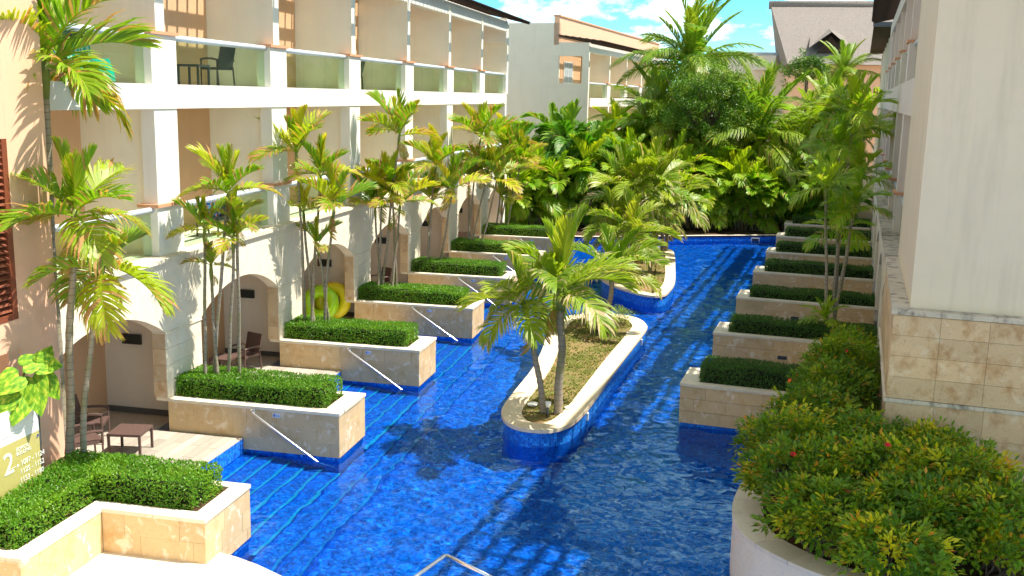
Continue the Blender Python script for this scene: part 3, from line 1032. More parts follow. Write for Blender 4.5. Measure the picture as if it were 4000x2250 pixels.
slatroof(hf, .75, -1.98, 10.60, 10.95, -.1, 33, .5, 7)

# ------------------------------------------------------------------ islands in the pool
def offset(loop, d):
    n = len(loop)
    A = sum(loop[i][0] * loop[(i + 1) % n][1] - loop[(i + 1) % n][0] * loop[i][1] for i in range(n))
    sg_ = 1 if A > 0 else -1
    out = []
    for i in range(n):
        a, c = Vector(loop[i - 1]), Vector(loop[(i + 1) % n])
        t_ = (c - a).normalized()
        nr = Vector((-t_.y, t_.x)) * sg_
        out.append(tuple(Vector(loop[i]) + nr * d))
    return out
I1 = smoothloop([(-4.80, 21.9), (-4.62, 21.2), (-4.33, 20.77), (-3.96, 20.60), (-3.47, 20.68), (-3.12, 21.2), (-2.94, 22.2), (-2.84, 23.5), (-2.6, 27.2), (-2.32, 30.8), (-2.36, 31.7), (-2.72, 32.6), (-3.4, 33.0), (-4.5, 32.7), (-5.05, 32.0), (-5.2, 31.0), (-5.12, 29.3), (-4.93, 27.6), (-4.80, 25.5), (-4.82, 23.2)], 4)
I2 = smoothloop([(-2.0, 38.0), (-1.93, 39.8), (-2.1, 43), (-2.3, 46.2), (-2.5, 48.0), (-2.9, 48.8), (-3.5, 48.9), (-4.3, 47.5), (-4.65, 44.5), (-4.9, 41.5), (-4.85, 39.8), (-4.3, 38.4), (-3.3, 37.1), (-2.6, 36.6), (-2.15, 36.95)], 4)
def grass_tuft(b, r, p, hgt, col, n=5, w=.012):
    for _ in range(n):
        a = r.uniform(0, 6.28)
        d = Vector((math.cos(a) * .5, math.sin(a) * .5, 1)).normalized()
        s = Vector((-math.sin(a), math.cos(a), 0)) * w
        h = hgt * r.uniform(.5, 1.2)
        q = Vector(p)
        m_ = q + d * h * .6
        e = m_ + Vector((d.x * 1.6, d.y * 1.6, d.z * .5)) * h * .4
        b.poly([q - s, q + s, m_ + s * .8, m_ - s * .8], col)
        b.poly([m_ - s * .8, m_ + s * .8, e], col)
def inside(pt, loop):
    x, y = pt
    c = False
    j = len(loop) - 1
    for i in range(len(loop)):
        xi, yi = loop[i]
        xj, yj = loop[j]
        if (yi > y) != (yj > y) and x < (xj - xi) * (y - yi) / (yj - yi) + xi:
            c = not c
        j = i
    return c
def island(loop, label, wcop, seed):
    cx = sum(p[0] for p in loop) / len(loop)
    cy_ = sum(p[1] for p in loop) / len(loop)
    r = root('pool_island', (cx, cy_, -.95), label, 'island', 'planted islands in the channel')
    inner = offset(loop, wcop)
    b = MB(); b.prism(offset(loop, .045), -1.24, .335); b.build('tiled_base', 'mosaic', r)
    b = MB(); b.ringstrip(loop, inner, .34, .42); b.build('coping', 'island_coping', r)
    b = MB(); b.prism(inner, .336, .375); b.build('bed', 'bed_ground', r)
    return r, inner
i1, in1 = island(I1, 'nearer blue tiled island with pale rounded coping and two leaning palms', .46, 1)
i2, in2 = island(I2, 'farther blue tiled island crowded with shaggy palms', .42, 2)
for y, x in ((22.5, -2.935), (30.2, -2.375)):
    bx('underwater_light', x - .04, x + .03, y, y + .12, .10, .27, 'lamp_white', i1)
for nm, loop, n, lb in (('ground_cover', in1, 2600, 'patchy weeds and dry grass on the nearer island'), ('ground_cover', in2, 1200, 'dry grass under the palms of the farther island')):
    r = random.Random(n)
    b = MB()
    xs, ys = [p[0] for p in loop], [p[1] for p in loop]
    cnt = 0
    while cnt < n:
        p = (r.uniform(min(xs), max(xs)), r.uniform(min(ys), max(ys)))
        if not inside(p, loop):
            continue
        k_ = math.sin(p[0] * 3.1 + 1) * math.sin(p[1] * 1.7) + r.uniform(-.9, .9)
        if k_ < -.15:
            continue
        cnt += 1
        grass_tuft(b, r, (p[0], p[1], .37), .075, (r.random() * .7, r.random() ** 2 * .8, r.random()), 5, .010)
    g_ = b.build(nm, 'weed_leaf', None, attr=True)
    tag(g_, lb, 'grass')
    g_['kind'] = 'stuff'

# ------------------------------------------------------------------ palms
def frond_mesh(L, n, ll, lw, arch, vee, droop, dry, yellow, seed, mat, pet=.14, wind=0.0, a0=72, a1=24):
    r = random.Random(seed)
    b = MB()
    N = 12
    pts, tan = [Vector((0, 0, 0))], []
    for i in range(N):
        th = -arch * ((i + .5) / N) ** 1.5
        d = Vector((math.cos(th), wind * ((i + .5) / N) ** 2, math.sin(th))).normalized()
        tan.append(d)
        pts.append(pts[-1] + d * (L / N))
    tan.append(tan[-1])
    b.tube(pts, [.016 * L * (1 - .85 * i / N) + .002 for i in range(N + 1)], 4, False, [(.35, 0, .8)] * (N + 1))
    ybase = r.random() * yellow
    for i in range(n):
        tt = (i + .5) / n
        t_ = pet + (1 - pet) * tt
        f = t_ * N
        k = min(int(f), N - 1)
        p = pts[k].lerp(pts[k + 1], f - k)
        T = tan[k]
        S_ = Vector((0, 1, 0)) - T * T.y
        S_.normalize()
        Nn = S_.cross(T) * -1
        if Nn.z < 0 and abs(T.z) < .9:
            Nn = -Nn
        for s in (-1, 1):
            if r.random() < .04:
                continue
            a = R_(a0 + (a1 - a0) * tt + r.uniform(-9, 9))
            v = vee + r.uniform(-.12, .12)
            d = T * math.cos(a) + S_ * (s * math.sin(a) * math.cos(v)) + Nn * (math.sin(a) * math.sin(v))
            l = ll * max(.15, math.sin(math.pi * (.16 + .76 * tt))) ** .7 * r.uniform(.82, 1.1)
            dd = (d + Vector((0, wind * .8, -droop * r.uniform(.5, 1.4)))).normalized()
            d3 = (dd + Vector((0, wind, -droop * r.uniform(.8, 1.8)))).normalized()
            w = (T - d * T.dot(d)).normalized() * lw
            p1 = p + d * l * .42
            p2 = p1 + dd * l * .33
            p3 = p2 + d3 * l * .28
            gcol = min(1, max(0, r.gauss(.5, .22)))
            y = min(1, max(0, ybase + r.uniform(-.15, .25) * yellow))
            dr = r.random() < dry
            td = r.uniform(.5, 1) if r.random() < dry * 1.6 else 0
            i0 = len(b.v)
            b.v += [tuple(p - w * .25), tuple(p + w * .25), tuple(p1 + w * .55), tuple(p1 - w * .55), tuple(p2 + w * .42), tuple(p2 - w * .42), tuple(p3)]
            cb = (y, .9 if dr else 0, gcol)
            cm = (y, .95 if dr else td * .35, gcol)
            ct = (min(1, y + .15), 1 if dr else td, gcol)
            b.c += [cb, cb, cb, cb, cm, cm, ct]
            b.f += [(i0, i0 + 1, i0 + 2, i0 + 3), (i0 + 3, i0 + 2, i0 + 4, i0 + 5), (i0 + 5, i0 + 4, i0 + 6)]
    return b.mesh('frond', mat, attr=True)
# per style: list of (young, mature, old) meshes at unit length
def style(mat, n, ll, lw, dry, yellow, arch, vee, droop, seed, wind=0.0, var=3, a0=72, a1=24):
    out = {'y': [], 'm': [], 'o': []}
    for v in range(var):
        out['y'].append(frond_mesh(1, n, ll * .85, lw, arch * .45, vee + .35, droop * .35, dry * .5, yellow * 1.25, seed + v, mat, wind=wind, a0=a0 - 18, a1=a1 - 4))
        out['m'].append(frond_mesh(1, n, ll, lw, arch, vee, droop, dry, yellow, seed + 20 + v, mat, wind=wind, a0=a0, a1=a1))
        out['o'].append(frond_mesh(1, n, ll, lw, arch * 1.25, vee - .35, droop * 1.5, min(.7, dry * 2.3), yellow, seed + 40 + v, mat, wind=wind, a0=a0, a1=a1))
    return out
ST = {
    'slim': style('palm_leaf', 30, .46, .040, .13, .62, .62, .72, .25, 100, var=5),
    'left': style('palm_leaf', 40, .52, .034, .14, .40, .80, .60, .32, 200, var=5),
    'island': style('island_leaf', 46, .44, .028, .10, .42, .95, .60, .40, 300, var=5),
    'areca': style('areca_leaf', 30, .42, .038, .05, .55, 1.15, .50, .40, 400),
    'dark': style('dark_palm_leaf', 30, .42, .044, .03, .40, 1.45, .45, .50, 500),
    'coconut': style('coconut_leaf', 76, .27, .012, .05, .5, 1.25, .12, .95, 600, .25, var=5),
    'dead': style('palm_leaf', 26, .40, .024, .9, .3, 1.1, -.2, .9, 800),
    'shade': style('areca_leaf', 26, .46, .030, .06, .35, .9, .45, .45, 700),
}
def trunk_curve(a, c, bend, n=10):
    a, c = Vector(a), Vector(c)
    mid = (a + c) / 2 + Vector((bend[0], bend[1], 0))
    return [(1 - u) ** 2 * a + 2 * u * (1 - u) * mid + u * u * c for u in (i / n for i in range(n + 1))]
def palm(label, base, crown, st, nf, L, rad, seed, group, hi=84, lo=5, shaft=.5, bend=None, az0=None, cat='palm tree', name='palm_tree'):
    r = random.Random(seed)
    rt_ = root(name, base, label, cat, group)
    bend = bend or (r.uniform(-.12, .12), r.uniform(-.12, .12))
    NS = 30
    pts = trunk_curve(base, crown, bend, NS)
    wx, wy = r.uniform(0, 6), r.uniform(0, 6)
    pts = [q + Vector((math.sin(wx + i_ * .33), math.sin(wy + i_ * .27), 0)) * rad * .35 * math.sin(math.pi * i_ / NS) for i_, q in enumerate(pts)]
    b = MB()
    b.tube(pts, [rad * (1.25 - .4 * i / NS) * (1.07 if i % 2 else .95) * (1.25 if i == 0 else 1) for i in range(NS + 1)], 9)
    b.build('trunk', 'bark', rt_, smooth=True)
    d = (pts[-1] - pts[-2]).normalized()
    top = pts[-1]
    if shaft:
        b = MB(); b.tube([top - d * shaft * .8, top - d * shaft * .3, top + d * shaft * .25], [rad * .95, rad * 1.35, rad * .75], 9)
        b.build('crownshaft', 'crownshaft', rt_, smooth=True)
    az = r.uniform(0, 6.28) if az0 is None else az0
    for i in range(nf):
        u = i / max(1, nf - 1)
        el = hi + (lo - hi) * u ** 1.1 + r.uniform(-8, 8)
        kind = 'y' if u < .30 else ('m' if u < .78 else 'o')
        me = ST[st][kind][r.randrange(len(ST[st][kind]))]
        a = az + i * 2.399 + r.uniform(-.3, .3)
        s = L * (r.uniform(.88, 1.1) if kind != 'y' else r.uniform(.78, 1.0))
        M = Matrix.Rotation(a, 3, 'Z') @ Matrix.Rotation(-R_(el), 3, 'Y') @ Matrix.Rotation(r.uniform(-.4, .4), 3, 'X')
        link('frond', me, rt_, top + d * r.uniform(-.02, .10) * min(1, L), M.to_euler(), s)
    for _ in range(r.choice((0, 1, 1, 2)) if st in ('left', 'slim', 'island') else 0):
        M = Matrix.Rotation(r.uniform(0, 6.28), 3, 'Z') @ Matrix.Rotation(R_(r.uniform(25, 60)), 3, 'Y') @ Matrix.Rotation(r.uniform(-.8, .8), 3, 'X')
        link('dead_frond', ST['dead']['o'][r.randrange(3)], rt_, top - d * shaft * .4, M.to_euler(), L * r.uniform(.45, .7))
    return rt_

GL = 'slender palms in the left planters'
palm('tall leaning palm beside the peach wall at the upper left', (-11.17, 15.10, .35), (-11.10, 15.12, 7.75), 'left', 13, 1.6, .075, 1, GL, 82, -25, .7)
palm('full crowned palm in the corner planter before the first balcony', (-10.55, 14.38, .98), (-10.17, 14.40, 5.35), 'left', 11, 1.1, .058, 2, GL, 86, -15, .6, (-.05, 0))
palm('short crowned palm leaning right in the corner planter', (-10.32, 14.46, .98), (-9.80, 14.5, 4.55), 'left', 6, 1.15, .045, 3, GL, 35, -35, .4, (-.22, 0), 5.6)
def row(k, crowns, sc, words):
    yc_ = YP + (k - 1) * B + .75
    for i, (x, z, L, nf) in enumerate(crowns):
        base = (-10.78 + .12 * i + (x + 10.4) * .25, yc_ + [.1, -.15, .2, -.05, .3][i], .98)
        palm('%s palm %s' % (words[i], ['of the first handrail planter', 'of the second handrail planter', 'of the third handrail planter', 'of the fourth left planter', 'of the fifth left planter', 'of the farthest left planter'][k - 1]),
             base, (x, yc_ + (.1 if i % 2 else -.1), z), 'slim', nf, L * sc, .034, 50 + k * 10 + i, GL, 86, 12, .35)
W5 = ['tallest slender', 'left hand slender', 'right hand slender', 'lowest small', 'ragged middle slender']
row(1, [(-10.11, 5.30, .95, 9), (-10.78, 4.45, .80, 7), (-10.02, 4.35, .75, 7), (-10.66, 3.70, .60, 6), (-9.93, 4.75, .70, 6)], 1.0, W5)
row(2, [(-11.01, 5.82, 1.25, 8), (-10.43, 5.25, 1.05, 8), (-9.98, 4.47, 1.15, 7), (-10.92, 4.26, .80, 5), (-10.47, 3.44, .75, 5)], 1.0, W5)
row(3, [(-10.03, 6.12, 1.35, 9), (-10.66, 4.29, 1.3, 9), (-10.82, 3.84, 1.1, 7), (-10.07, 4.0, 1.3, 9), (-10.3, 4.6, 1.0, 6)], 1.0, W5)
row(4, [(-10.46, 4.84, 1.35, 9), (-10.64, 3.53, 1.15, 7), (-9.82, 3.98, 1.3, 8)], 1.0, W5)
row(5, [(-10.16, 5.66, 1.6, 9), (-9.87, 4.31, 1.5, 9), (-10.62, 3.96, 1.2, 7), (-9.5, 3.9, 1.3, 8)], 1.0, W5)
row(6, [(-10.38, 4.99, 1.6, 9), (-10.11, 3.70, 1.5, 9), (-10.4, 2.61, 1.2, 7), (-9.6, 4.3, 1.5, 8)], 1.0, W5)

GI = 'shaggy palms on the pool islands'
palm('largest shaggy palm on the nearer island', (-3.52, 21.95, .37), (-3.53, 21.9, 3.16), 'island', 12, 1.85, .085, 301, GI, 84, -8, .55, (.05, 0), .4)
palm('smaller leaning palm on the left tip of the nearer island', (-3.86, 21.95, .37), (-4.36, 21.9, 2.85), 'island', 9, 1.4, .062, 302, GI, 80, -25, .5, (.12, 0))
palm('drooping palm at the far end of the nearer island', (-3.40, 30.6, .37), (-3.30, 30.3, 2.25), 'island', 10, 1.7, .075, 303, GI, 75, -15, .5)
for i, (x, y, z, L, nf, wd) in enumerate(((-3.6, 38.8, 2.3, 1.6, 12, 'nearest palm on the farther island'), (-4.15, 42.0, 3.55, 1.9, 14, 'tall left palm on the farther island'), (-2.85, 45.8, 3.1, 1.9, 14, 'tall right palm on the farther island, over the curved end'),
                                      (-3.4, 44.6, 2.2, 1.6, 12, 'low middle palm on the farther island'), (-4.5, 40.4, 2.3, 1.6, 12, 'low left palm on the farther island'), (-2.75, 47.8, 2.35, 1.8, 12, 'farthest palm on the farther island'), (-3.0, 41.5, 3.9, 1.8, 13, 'highest palm on the farther island'))):
    palm('shaggy ' + wd, (x * .9 - .35, y + .15, .37), (x, y, z), 'island', nf + 1, L * 1.1, .075, 310 + i, GI, 84, -12, .5)

GR = 'tall slim palms in the shaded right planters'
for i, (x, y, z, L, nf, wd) in enumerate(((2.69, 6.3, 5.35, 1.15, 8, 'left hand slim palm of the shaded cluster at right'), (3.46, 6.5, 4.83, 1.1, 8, 'right hand slim palm of the shaded cluster at right'), (3.11, 6.7, 4.15, 1.1, 8, 'middle slim palm of the shaded cluster at right'), (2.95, 6.2, 1.75, .75, 8, 'tiny low palm at the foot of the shaded cluster'),
                                      (3.22, 12.0, 7.3, 1.5, 10, 'highest slim palm before the right wing'), (2.85, 11.8, 6.2, 1.35, 9, 'second highest slim palm before the right wing'), (3.5, 12.2, 5.3, 1.3, 9, 'lower slim palm close against the right wing'), (3.6, 17.3, 6.7, 1.5, 10, 'slim palm farther along the right wing'), (2.7, 17.0, 5.2, 1.4, 9, 'shorter slim palm farther along the right wing'))):
    y0_ = [6.35, 12.0, 17.5][0 if y < 8 else (1 if y < 14 else 2)]
    bp = rw(3.02 + .10 * (i % 4), y0_ + .12 * (i % 3), .98)
    palm(wd, tuple(bp), tuple(rw(x, y, z - .25)), 'shade', nf + 3, L * .95, .04, 340 + i, GR, 84, -5, .35)

GC = 'coconut palms behind the pool'
palm('tallest coconut palm against the sky in the middle', (-2.4, 64.5, .2), (-2.82, 64, 9.3), 'coconut', 40, 4.7, .17, 401, GC, 86, -30, 0)
palm('young coconut palm with upswept fronds before the far block', (-4.0, 63.4, .2), (-4.1, 63, 4.6), 'coconut', 24, 5.6, .17, 402, GC, 88, 22, 0)
palm('young coconut palm with upswept fronds right of the round tree', (1.4, 62.3, .2), (1.33, 62, 4.7), 'coconut', 24, 5.4, .17, 403, GC, 88, 15, 0)
palm('small coconut palm before the thatched roof', (8.3, 88.5, .2), (8.3, 88.5, 9.6), 'coconut', 20, 3.6, .15, 404, GC, 85, -15, 0)
palm('coconut palm beside the right wing below the thatched roof', (5.6, 66, .2), (5.5, 66, 6.4), 'coconut', 16, 3.6, .15, 405, GC, 86, -10, 0)
palm('coconut palm low between the arecas at right', (3.5, 60.5, .2), (3.5, 60.5, 3.9), 'coconut', 13, 3.4, .15, 406, GC, 86, 5, 0)
palm('narrow feathery palm in front of the far block balconies', (-6.9, 61, .2), (-6.95, 61, 5.6), 'areca', 12, 2.0, .07, 407, GC, 80, -35, .4)

def clump(label, x, y, h, st, nst, nf, L, seed, group):
    r = random.Random(seed)
    rt_ = root('areca_clump', (x, y, .25), label, 'palm clump', group)
    for s in range(nst):
        a = r.uniform(0, 6.28)
        rr = r.uniform(.1, .55)
        bz = (x + math.cos(a) * rr, y + math.sin(a) * rr, .2)
        hh = h * (.30 + .70 * (s + r.random()) / nst)
        tp = (x + math.cos(a) * (rr + .45), y + math.sin(a) * (rr + .45), .25 + hh)
        b = MB(); b.tube(trunk_curve(bz, tp, (0, 0), 4), .045, 6)
        b.build('stem', 'bark', rt_, smooth=True)
        for i in range(nf):
            u = i / (nf - 1)
            kind = 'y' if u < .25 else ('m' if u < .8 else 'o')
            me = ST[st][kind][r.randrange(3)]
            el = 82 - 78 * u + r.uniform(-10, 10)
            M = Matrix.Rotation(a + i * 2.399 + r.uniform(-.4, .4), 3, 'Z') @ Matrix.Rotation(-R_(el), 3, 'Y') @ Matrix.Rotation(r.uniform(-.4, .4), 3, 'X')
            link('frond', me, rt_, Vector(tp), M.to_euler(), L * r.uniform(.8, 1.1))
GA = 'areca palms behind the pool'
r = random.Random(77)
for i, (x, y, h, L, wd) in enumerate(((-7.2, 56.6, 3.4, 2.1, 'front areca clump at the left of the pool end'), (-5.4, 57.2, 3.6, 2.1, 'front areca clump second from the left of the pool end'), (-3.2, 57.6, 3.6, 2.1, 'front areca clump right behind the farther island'), (-2.1, 58.0, 3.4, 2.1, 'front areca clump in line with the round tree'),
                                      (-.4, 58.3, 3.4, 2.0, 'front areca clump at the middle of the pool end'), (.8, 58.6, 3.2, 2.0, 'front areca clump left of the skimmer'), (2.4, 59.0, 3.2, 2.0, 'front areca clump right of the skimmer'), (-6.0, 62.5, 4.8, 2.4, 'second row areca clump before the far balconies'), (-.2, 61.5, 4.2, 2.3, 'second row areca clump right of the round tree'), (3.6, 62.2, 4.4, 2.3, 'second row areca clump near the awning'), (-11.9, 54.6, 2.4, 1.9, 'low clump filling the end of the left wing'), (-9.9, 55.4, 2.8, 2.0, 'low clump beside the last left planter'), (4.0, 58.6, 2.8, 2.0, 'front clump at the right corner of the pool end'))):
    clump(wd, x, y, h, 'areca', 8, 8, L, 1900 + i, GA)
i = 0
for (x, y, h, st, nst, nf, L, wd) in (
        (-11.6, 57.6, 4.0, 'dark', 5, 9, 2.3, 'dark broad palm clump at the end of the left wing'), (-9.7, 58.4, 4.8, 'dark', 6, 9, 2.4, 'dark broad palm clump under the grey end wall'), (-8.2, 57.4, 4.0, 'dark', 6, 9, 2.3, 'dark drooping palm clump left of the islands'),
        (-10.4, 60.4, 5.2, 'dark', 5, 9, 2.3, 'green palm clump tallest below the grey wall'), (-8.0, 60.2, 4.6, 'areca', 5, 9, 2.2, 'bright palm clump at the corner of the far block'),
        (-6.3, 58.2, 3.2, 'areca', 6, 8, 2.1, 'yellow green areca clump left of the farther island'), (-5.0, 60.5, 3.6, 'areca', 6, 8, 2.1, 'yellow areca clump under the young coconut palm'), (-3.9, 58.6, 2.8, 'areca', 6, 8, 2.0, 'areca clump behind the farther island'),
        (-2.5, 60.2, 3.2, 'areca', 6, 8, 2.0, 'areca clump below the round tree'), (-1.3, 58.9, 2.6, 'areca', 6, 8, 2.0, 'low areca clump at the middle of the pool end'), (.2, 59.6, 2.9, 'areca', 6, 8, 2.0, 'areca clump right of the middle at the pool end'),
        (1.5, 58.8, 2.5, 'areca', 6, 8, 2.0, 'low areca clump near the pool skimmer'), (2.4, 60.8, 3.0, 'areca', 6, 8, 2.0, 'areca clump before the white awning'), (3.8, 59.6, 2.4, 'dark', 6, 8, 2.0, 'dark areca clump at the right end of the pool'),
        (5.2, 60.4, 3.4, 'dark', 6, 8, 2.1, 'dark areca clump by the right wing'), (-.6, 63.2, 3.4, 'areca', 5, 8, 2.1, 'areca clump behind the round tree trunk'), (3.0, 64.5, 5.2, 'areca', 5, 8, 2.2, 'tall areca clump behind the right coconut palms'),
        (5.0, 68.5, 6.3, 'areca', 5, 8, 2.4, 'tall palm clump next to the far right wing'), (7.0, 72, 7.0, 'areca', 5, 8, 2.4, 'farthest palm clump below the thatched roof'), (-3.0, 66.5, 5.0, 'areca', 5, 8, 2.3, 'palm clump behind the tallest coconut palm'), (1.2, 69, 6.0, 'areca', 5, 8, 2.4, 'palm clump below the flat white roof'), (-5.2, 64.2, 4.6, 'areca', 5, 8, 2.2, 'palm clump in front of the far balconies')):
    clump(wd, x, y, h, st, nst, nf, L, 900 + i, GA)
    i += 1

# ------------------------------------------------------------------ round broadleaf tree
def leafcloud(b, r, centre, rad, n, L, ybias=0, dark=0):
    for _ in range(n):
        v = rvec(r)
        p = centre + v * rad * r.random() ** .4
        d = (v + rvec(r) * .9 + Vector((0, 0, -.1))).normalized()
        leaf(b, p, d, (v + Vector((0, 0, .8)) + rvec(r) * .6).normalized(), L * r.uniform(.7, 1.3), L * r.uniform(.4, .6), (max(0, ybias + r.uniform(-.1, .1)), 0, min(1, max(0, r.gauss(.5 - dark, .22)))))
def tree(label, base, centre, rx, rz, ncl, per, L, seed):
    r = random.Random(seed)
    rt_ = root('broadleaf_tree', base, label, 'tree')
    c = Vector(centre)
    b = MB()
    b.tube(trunk_curve(base, c - Vector((0, 0, rz * .3)), (.1, .1), 6), [.20, .19, .18, .17, .16, .14, .12], 9)
    b.build('trunk', 'twig', rt_, smooth=True)
    cr = MB()
    for i in range(ncl):
        v = rvec(r)
        if v.z < -.75:
            v.z *= -.5
        lump = 1 + .55 * mnoise.noise((v.x * 2.3 + seed, v.y * 2.3, v.z * 2.3)) + .2 * mnoise.noise((v.x * 6, v.y * 6 + seed, v.z * 6))
        q = c + Vector((v.x * rx, v.y * rx, v.z * rz)) * r.uniform(.6, 1.0) * lump
        leafcloud(cr, r, q, r.uniform(.2, .42), per, L, r.choice((0, .05, .3)), r.choice((-.15, 0, .2)))
        if i % 9 == 0:
            b = MB(); b.tube(trunk_curve(c - Vector((0, 0, rz * .5)), q, (0, 0), 3), [.07, .05, .035, .015], 5)
            b.build('limb', 'twig', rt_, smooth=True)
    cr.build('crown', 'tree_leaf', rt_, attr=True)
tree('round dark green broadleaf tree in the middle background', (-1.6, 59.2, .2), (-1.62, 59.2, 6.9), 2.55, 2.6, 300, 85, .13, 5)
tree('small leafy tree low before the thatched roof', (5.2, 84, .2), (5.2, 84, 9.8), 1.6, 1.3, 70, 60, .18, 6)

# ------------------------------------------------------------------ curved planter with shrubs at the right
CP = [(1.42, 22.93), (1.31, 21.8), (1.04, 19.98), (.87, 18.85), (.66, 17.9), (.48, 17.02), (.36, 16.3), (.34, 15.74), (.42, 15.16), (.66, 14.65), (1.11, 14.16), (1.6, 13.8), (2.4, 13.4), (3.4, 13.15), (4.6, 13.1), (6.5, 13.2)]
cpl = []
for i_ in range(len(CP) - 1):
    p0_, p1_, p2_, p3_ = (Vector(CP[max(0, min(len(CP) - 1, i_ + q))]) for q in (-1, 0, 1, 2))
    for q in range(3):
        u = q / 3
        cpl.append(.5 * ((2 * p1_) + (p2_ - p0_) * u + (2 * p0_ - 5 * p1_ + 4 * p2_ - p3_) * u * u + (3 * p1_ - p0_ - 3 * p2_ + p3_) * u ** 3))
cpl.append(Vector(CP[-1]))
cp = root('curved_planter', (2.2, 16.5, 0), 'curved pale stone planter full of flowering shrubs in the near right corner', 'planter')
outer = [tuple(p) for p in cpl] + [(6.5, 18.3), (3.3, 18.4), (3.6, 22.6)]
b = MB(); b.prism(outer, -1.5, .925); b.build('wall', 'arch_stone', cp)
b = MB(); b.prism(offset(outer, .25), .93, .955); b.build('soil', 'soil', cp)
def cnorm(i):
    t_ = (cpl[min(i + 1, len(cpl) - 1)] - cpl[max(i - 1, 0)]).normalized()
    return Vector((-t_.y, t_.x))          # towards the bed
stp = 3
for i_ in range(0, len(cpl) - 1, stp):
    j_ = min(i_ + stp, len(cpl) - 1)
    idx = list(range(i_, j_ + 1))
    dd = [(cpl[q] + (cpl[min(q + 1, len(cpl) - 1)] - cpl[max(q - 1, 0)]).normalized() * (.004 if q == i_ else (-.004 if q == j_ else 0))) for q in idx]
    wv_ = .46
    sgn_ = 1 if cnorm(20).dot(Vector((3, 16)) - cpl[20]) > 0 else -1
    o_ = [tuple(dd[n_] - cnorm(q) * .02 * sgn_) for n_, q in enumerate(idx)]
    n_in = [tuple(dd[n_] + cnorm(q) * wv_ * sgn_) for n_, q in enumerate(idx)]
    b = MB(); b.prism(o_ + n_in[::-1], .93, 1.0)
    b.build('coping_stone', 'coping_stone', cp)

def shrub(label, x, y, z0, rx, h, seed, ncl, per, L, flowers, ybias, group='flowering shrubs in the right planter'):
    r = random.Random(seed)
    rt_ = root('flowering_shrub', (x, y, z0), label, 'shrub', group)
    b, st = MB(), MB()
    c = Vector((x, y, z0 + h * .55))
    tips = []
    for i in range(ncl):
        v = rvec(r)
        if v.z < -.35:
            v.z = -v.z
        q = c + Vector((v.x * rx, v.y * rx, v.z * h * .5)) * r.uniform(.62, 1.05)
        yb = r.choice((0, 0, 0, .1, .35, .8)) * ybias
        dk_ = r.choice((-.3, 0, .3, .42))
        for _ in range(per):
            w = rvec(r)
            p = q + w * r.uniform(.02, .17)
            d = (w + Vector((v.x, v.y, .15)) + rvec(r) * .5).normalized()
            leaf(b, p, d, (Vector((0, 0, 1)) + v * .6 + rvec(r) * .6).normalized(), L * r.uniform(.7, 1.3), L * r.uniform(.42, .6),
                 (max(0, min(1, yb + r.uniform(-.1, .15))), .8 if r.random() < .02 + yb * .08 else 0, min(1, max(0, r.gauss(.45 - dk_, .22)))))
        tips.append(q)
        if i % 3 == 0:
            bs = Vector((x + r.uniform(-.3, .3) * rx, y + r.uniform(-.3, .3) * rx, z0))
            st.tube(trunk_curve(bs, q, ((q.x - x) * .2, (q.y - y) * .2), 3), [.014, .011, .008, .004], 4, False)
    b.build('foliage', 'shrub_leaf', rt_, attr=True)
    st.build('stems', 'twig', rt_, smooth=True)
    for f in range(flowers):
        q = r.choice([t_ for t_ in tips if t_.z > c.z])
        q = q + (q - c).normalized() * .12
        fb = MB()
        ax = ((q - c).normalized() + Vector((0, -.4, .4))).normalized()
        u_ = ax.orthogonal().normalized()
        v_ = ax.cross(u_)
        for k in range(5):
            a = k * 2 * math.pi / 5
            d = (u_ * math.cos(a) + v_ * math.sin(a)) + ax * .35
            leaf(fb, q, d.normalized(), ax, .062, .055, (0, 0, 0), .15)
        fb.build('flower', 'red_petal' if r.random() < .75 else 'orange_petal', rt_)
for i, (x, y, z0, rx, h, ncl, per, L, fl, yb, lb) in enumerate((
        (3.60, .3, .95, .58, 1.35, 120, 26, .072, 1, .35, 'tall dark shrub highest against the right wing arches'),
        (3.50, -1.1, .95, .68, 1.40, 140, 26, .072, 3, .4, 'tall dark shrub with red flowers against the stone corner'),
        (3.38, -2.5, .95, .72, 1.25, 140, 26, .072, 3, .45, 'dark flowering shrub second from the stone corner'),
        (3.15, -4.0, .95, .76, 1.15, 130, 26, .072, 1, .6, 'twiggy shrub overhanging the pool edge at right'),
        (2.80, -5.5, .95, .76, 1.10, 130, 26, .072, 2, 1.0, 'orange tinged shrub over the curved coping'),
        (3.80, -5.2, .95, .85, 1.05, 130, 26, .072, 1, .7, 'greyish green shrub in front of the stone wall'),
        (4.95, -5.25, .95, .80, 1.00, 120, 26, .072, 0, 1.0, 'yellow green shrub at the right by the stone wall'),
        (2.92, -6.9, .95, .74, 1.05, 130, 28, .076, 2, 1.1, 'bright yellow green shrub with bare stems at the curve'),
        (4.10, -6.6, .95, .85, 1.10, 140, 28, .078, 1, 1.1, 'large leaved yellow green shrub in the near right corner'),
        (5.25, -6.6, .95, .85, 1.15, 130, 28, .076, 0, .9, 'green shrub at the extreme right edge'),
        (3.45, -8.05, .95, .74, .85, 110, 28, .078, 1, 1.0, 'low shrub at the bottom edge beside the coping'),
        (4.70, -7.9, .95, .75, 1.00, 120, 28, .076, 0, .9, 'shrub in the bottom right corner'),
        (5.80, -7.9, .95, .80, 1.05, 110, 28, .076, 0, .9, 'shrub cut by the frame at the lower right'),
        (4.30, -9.0, .95, .62, .80, 90, 28, .078, 0, 1.0, 'lowest shrub cut by the bottom edge'))):
    p = rw(x, y, z0)
    shrub(lb, p.x, p.y, z0, rx * 1.15, h * 1.12, 600 + i, int(ncl * 1.15), per, L * 1.42, fl, yb)
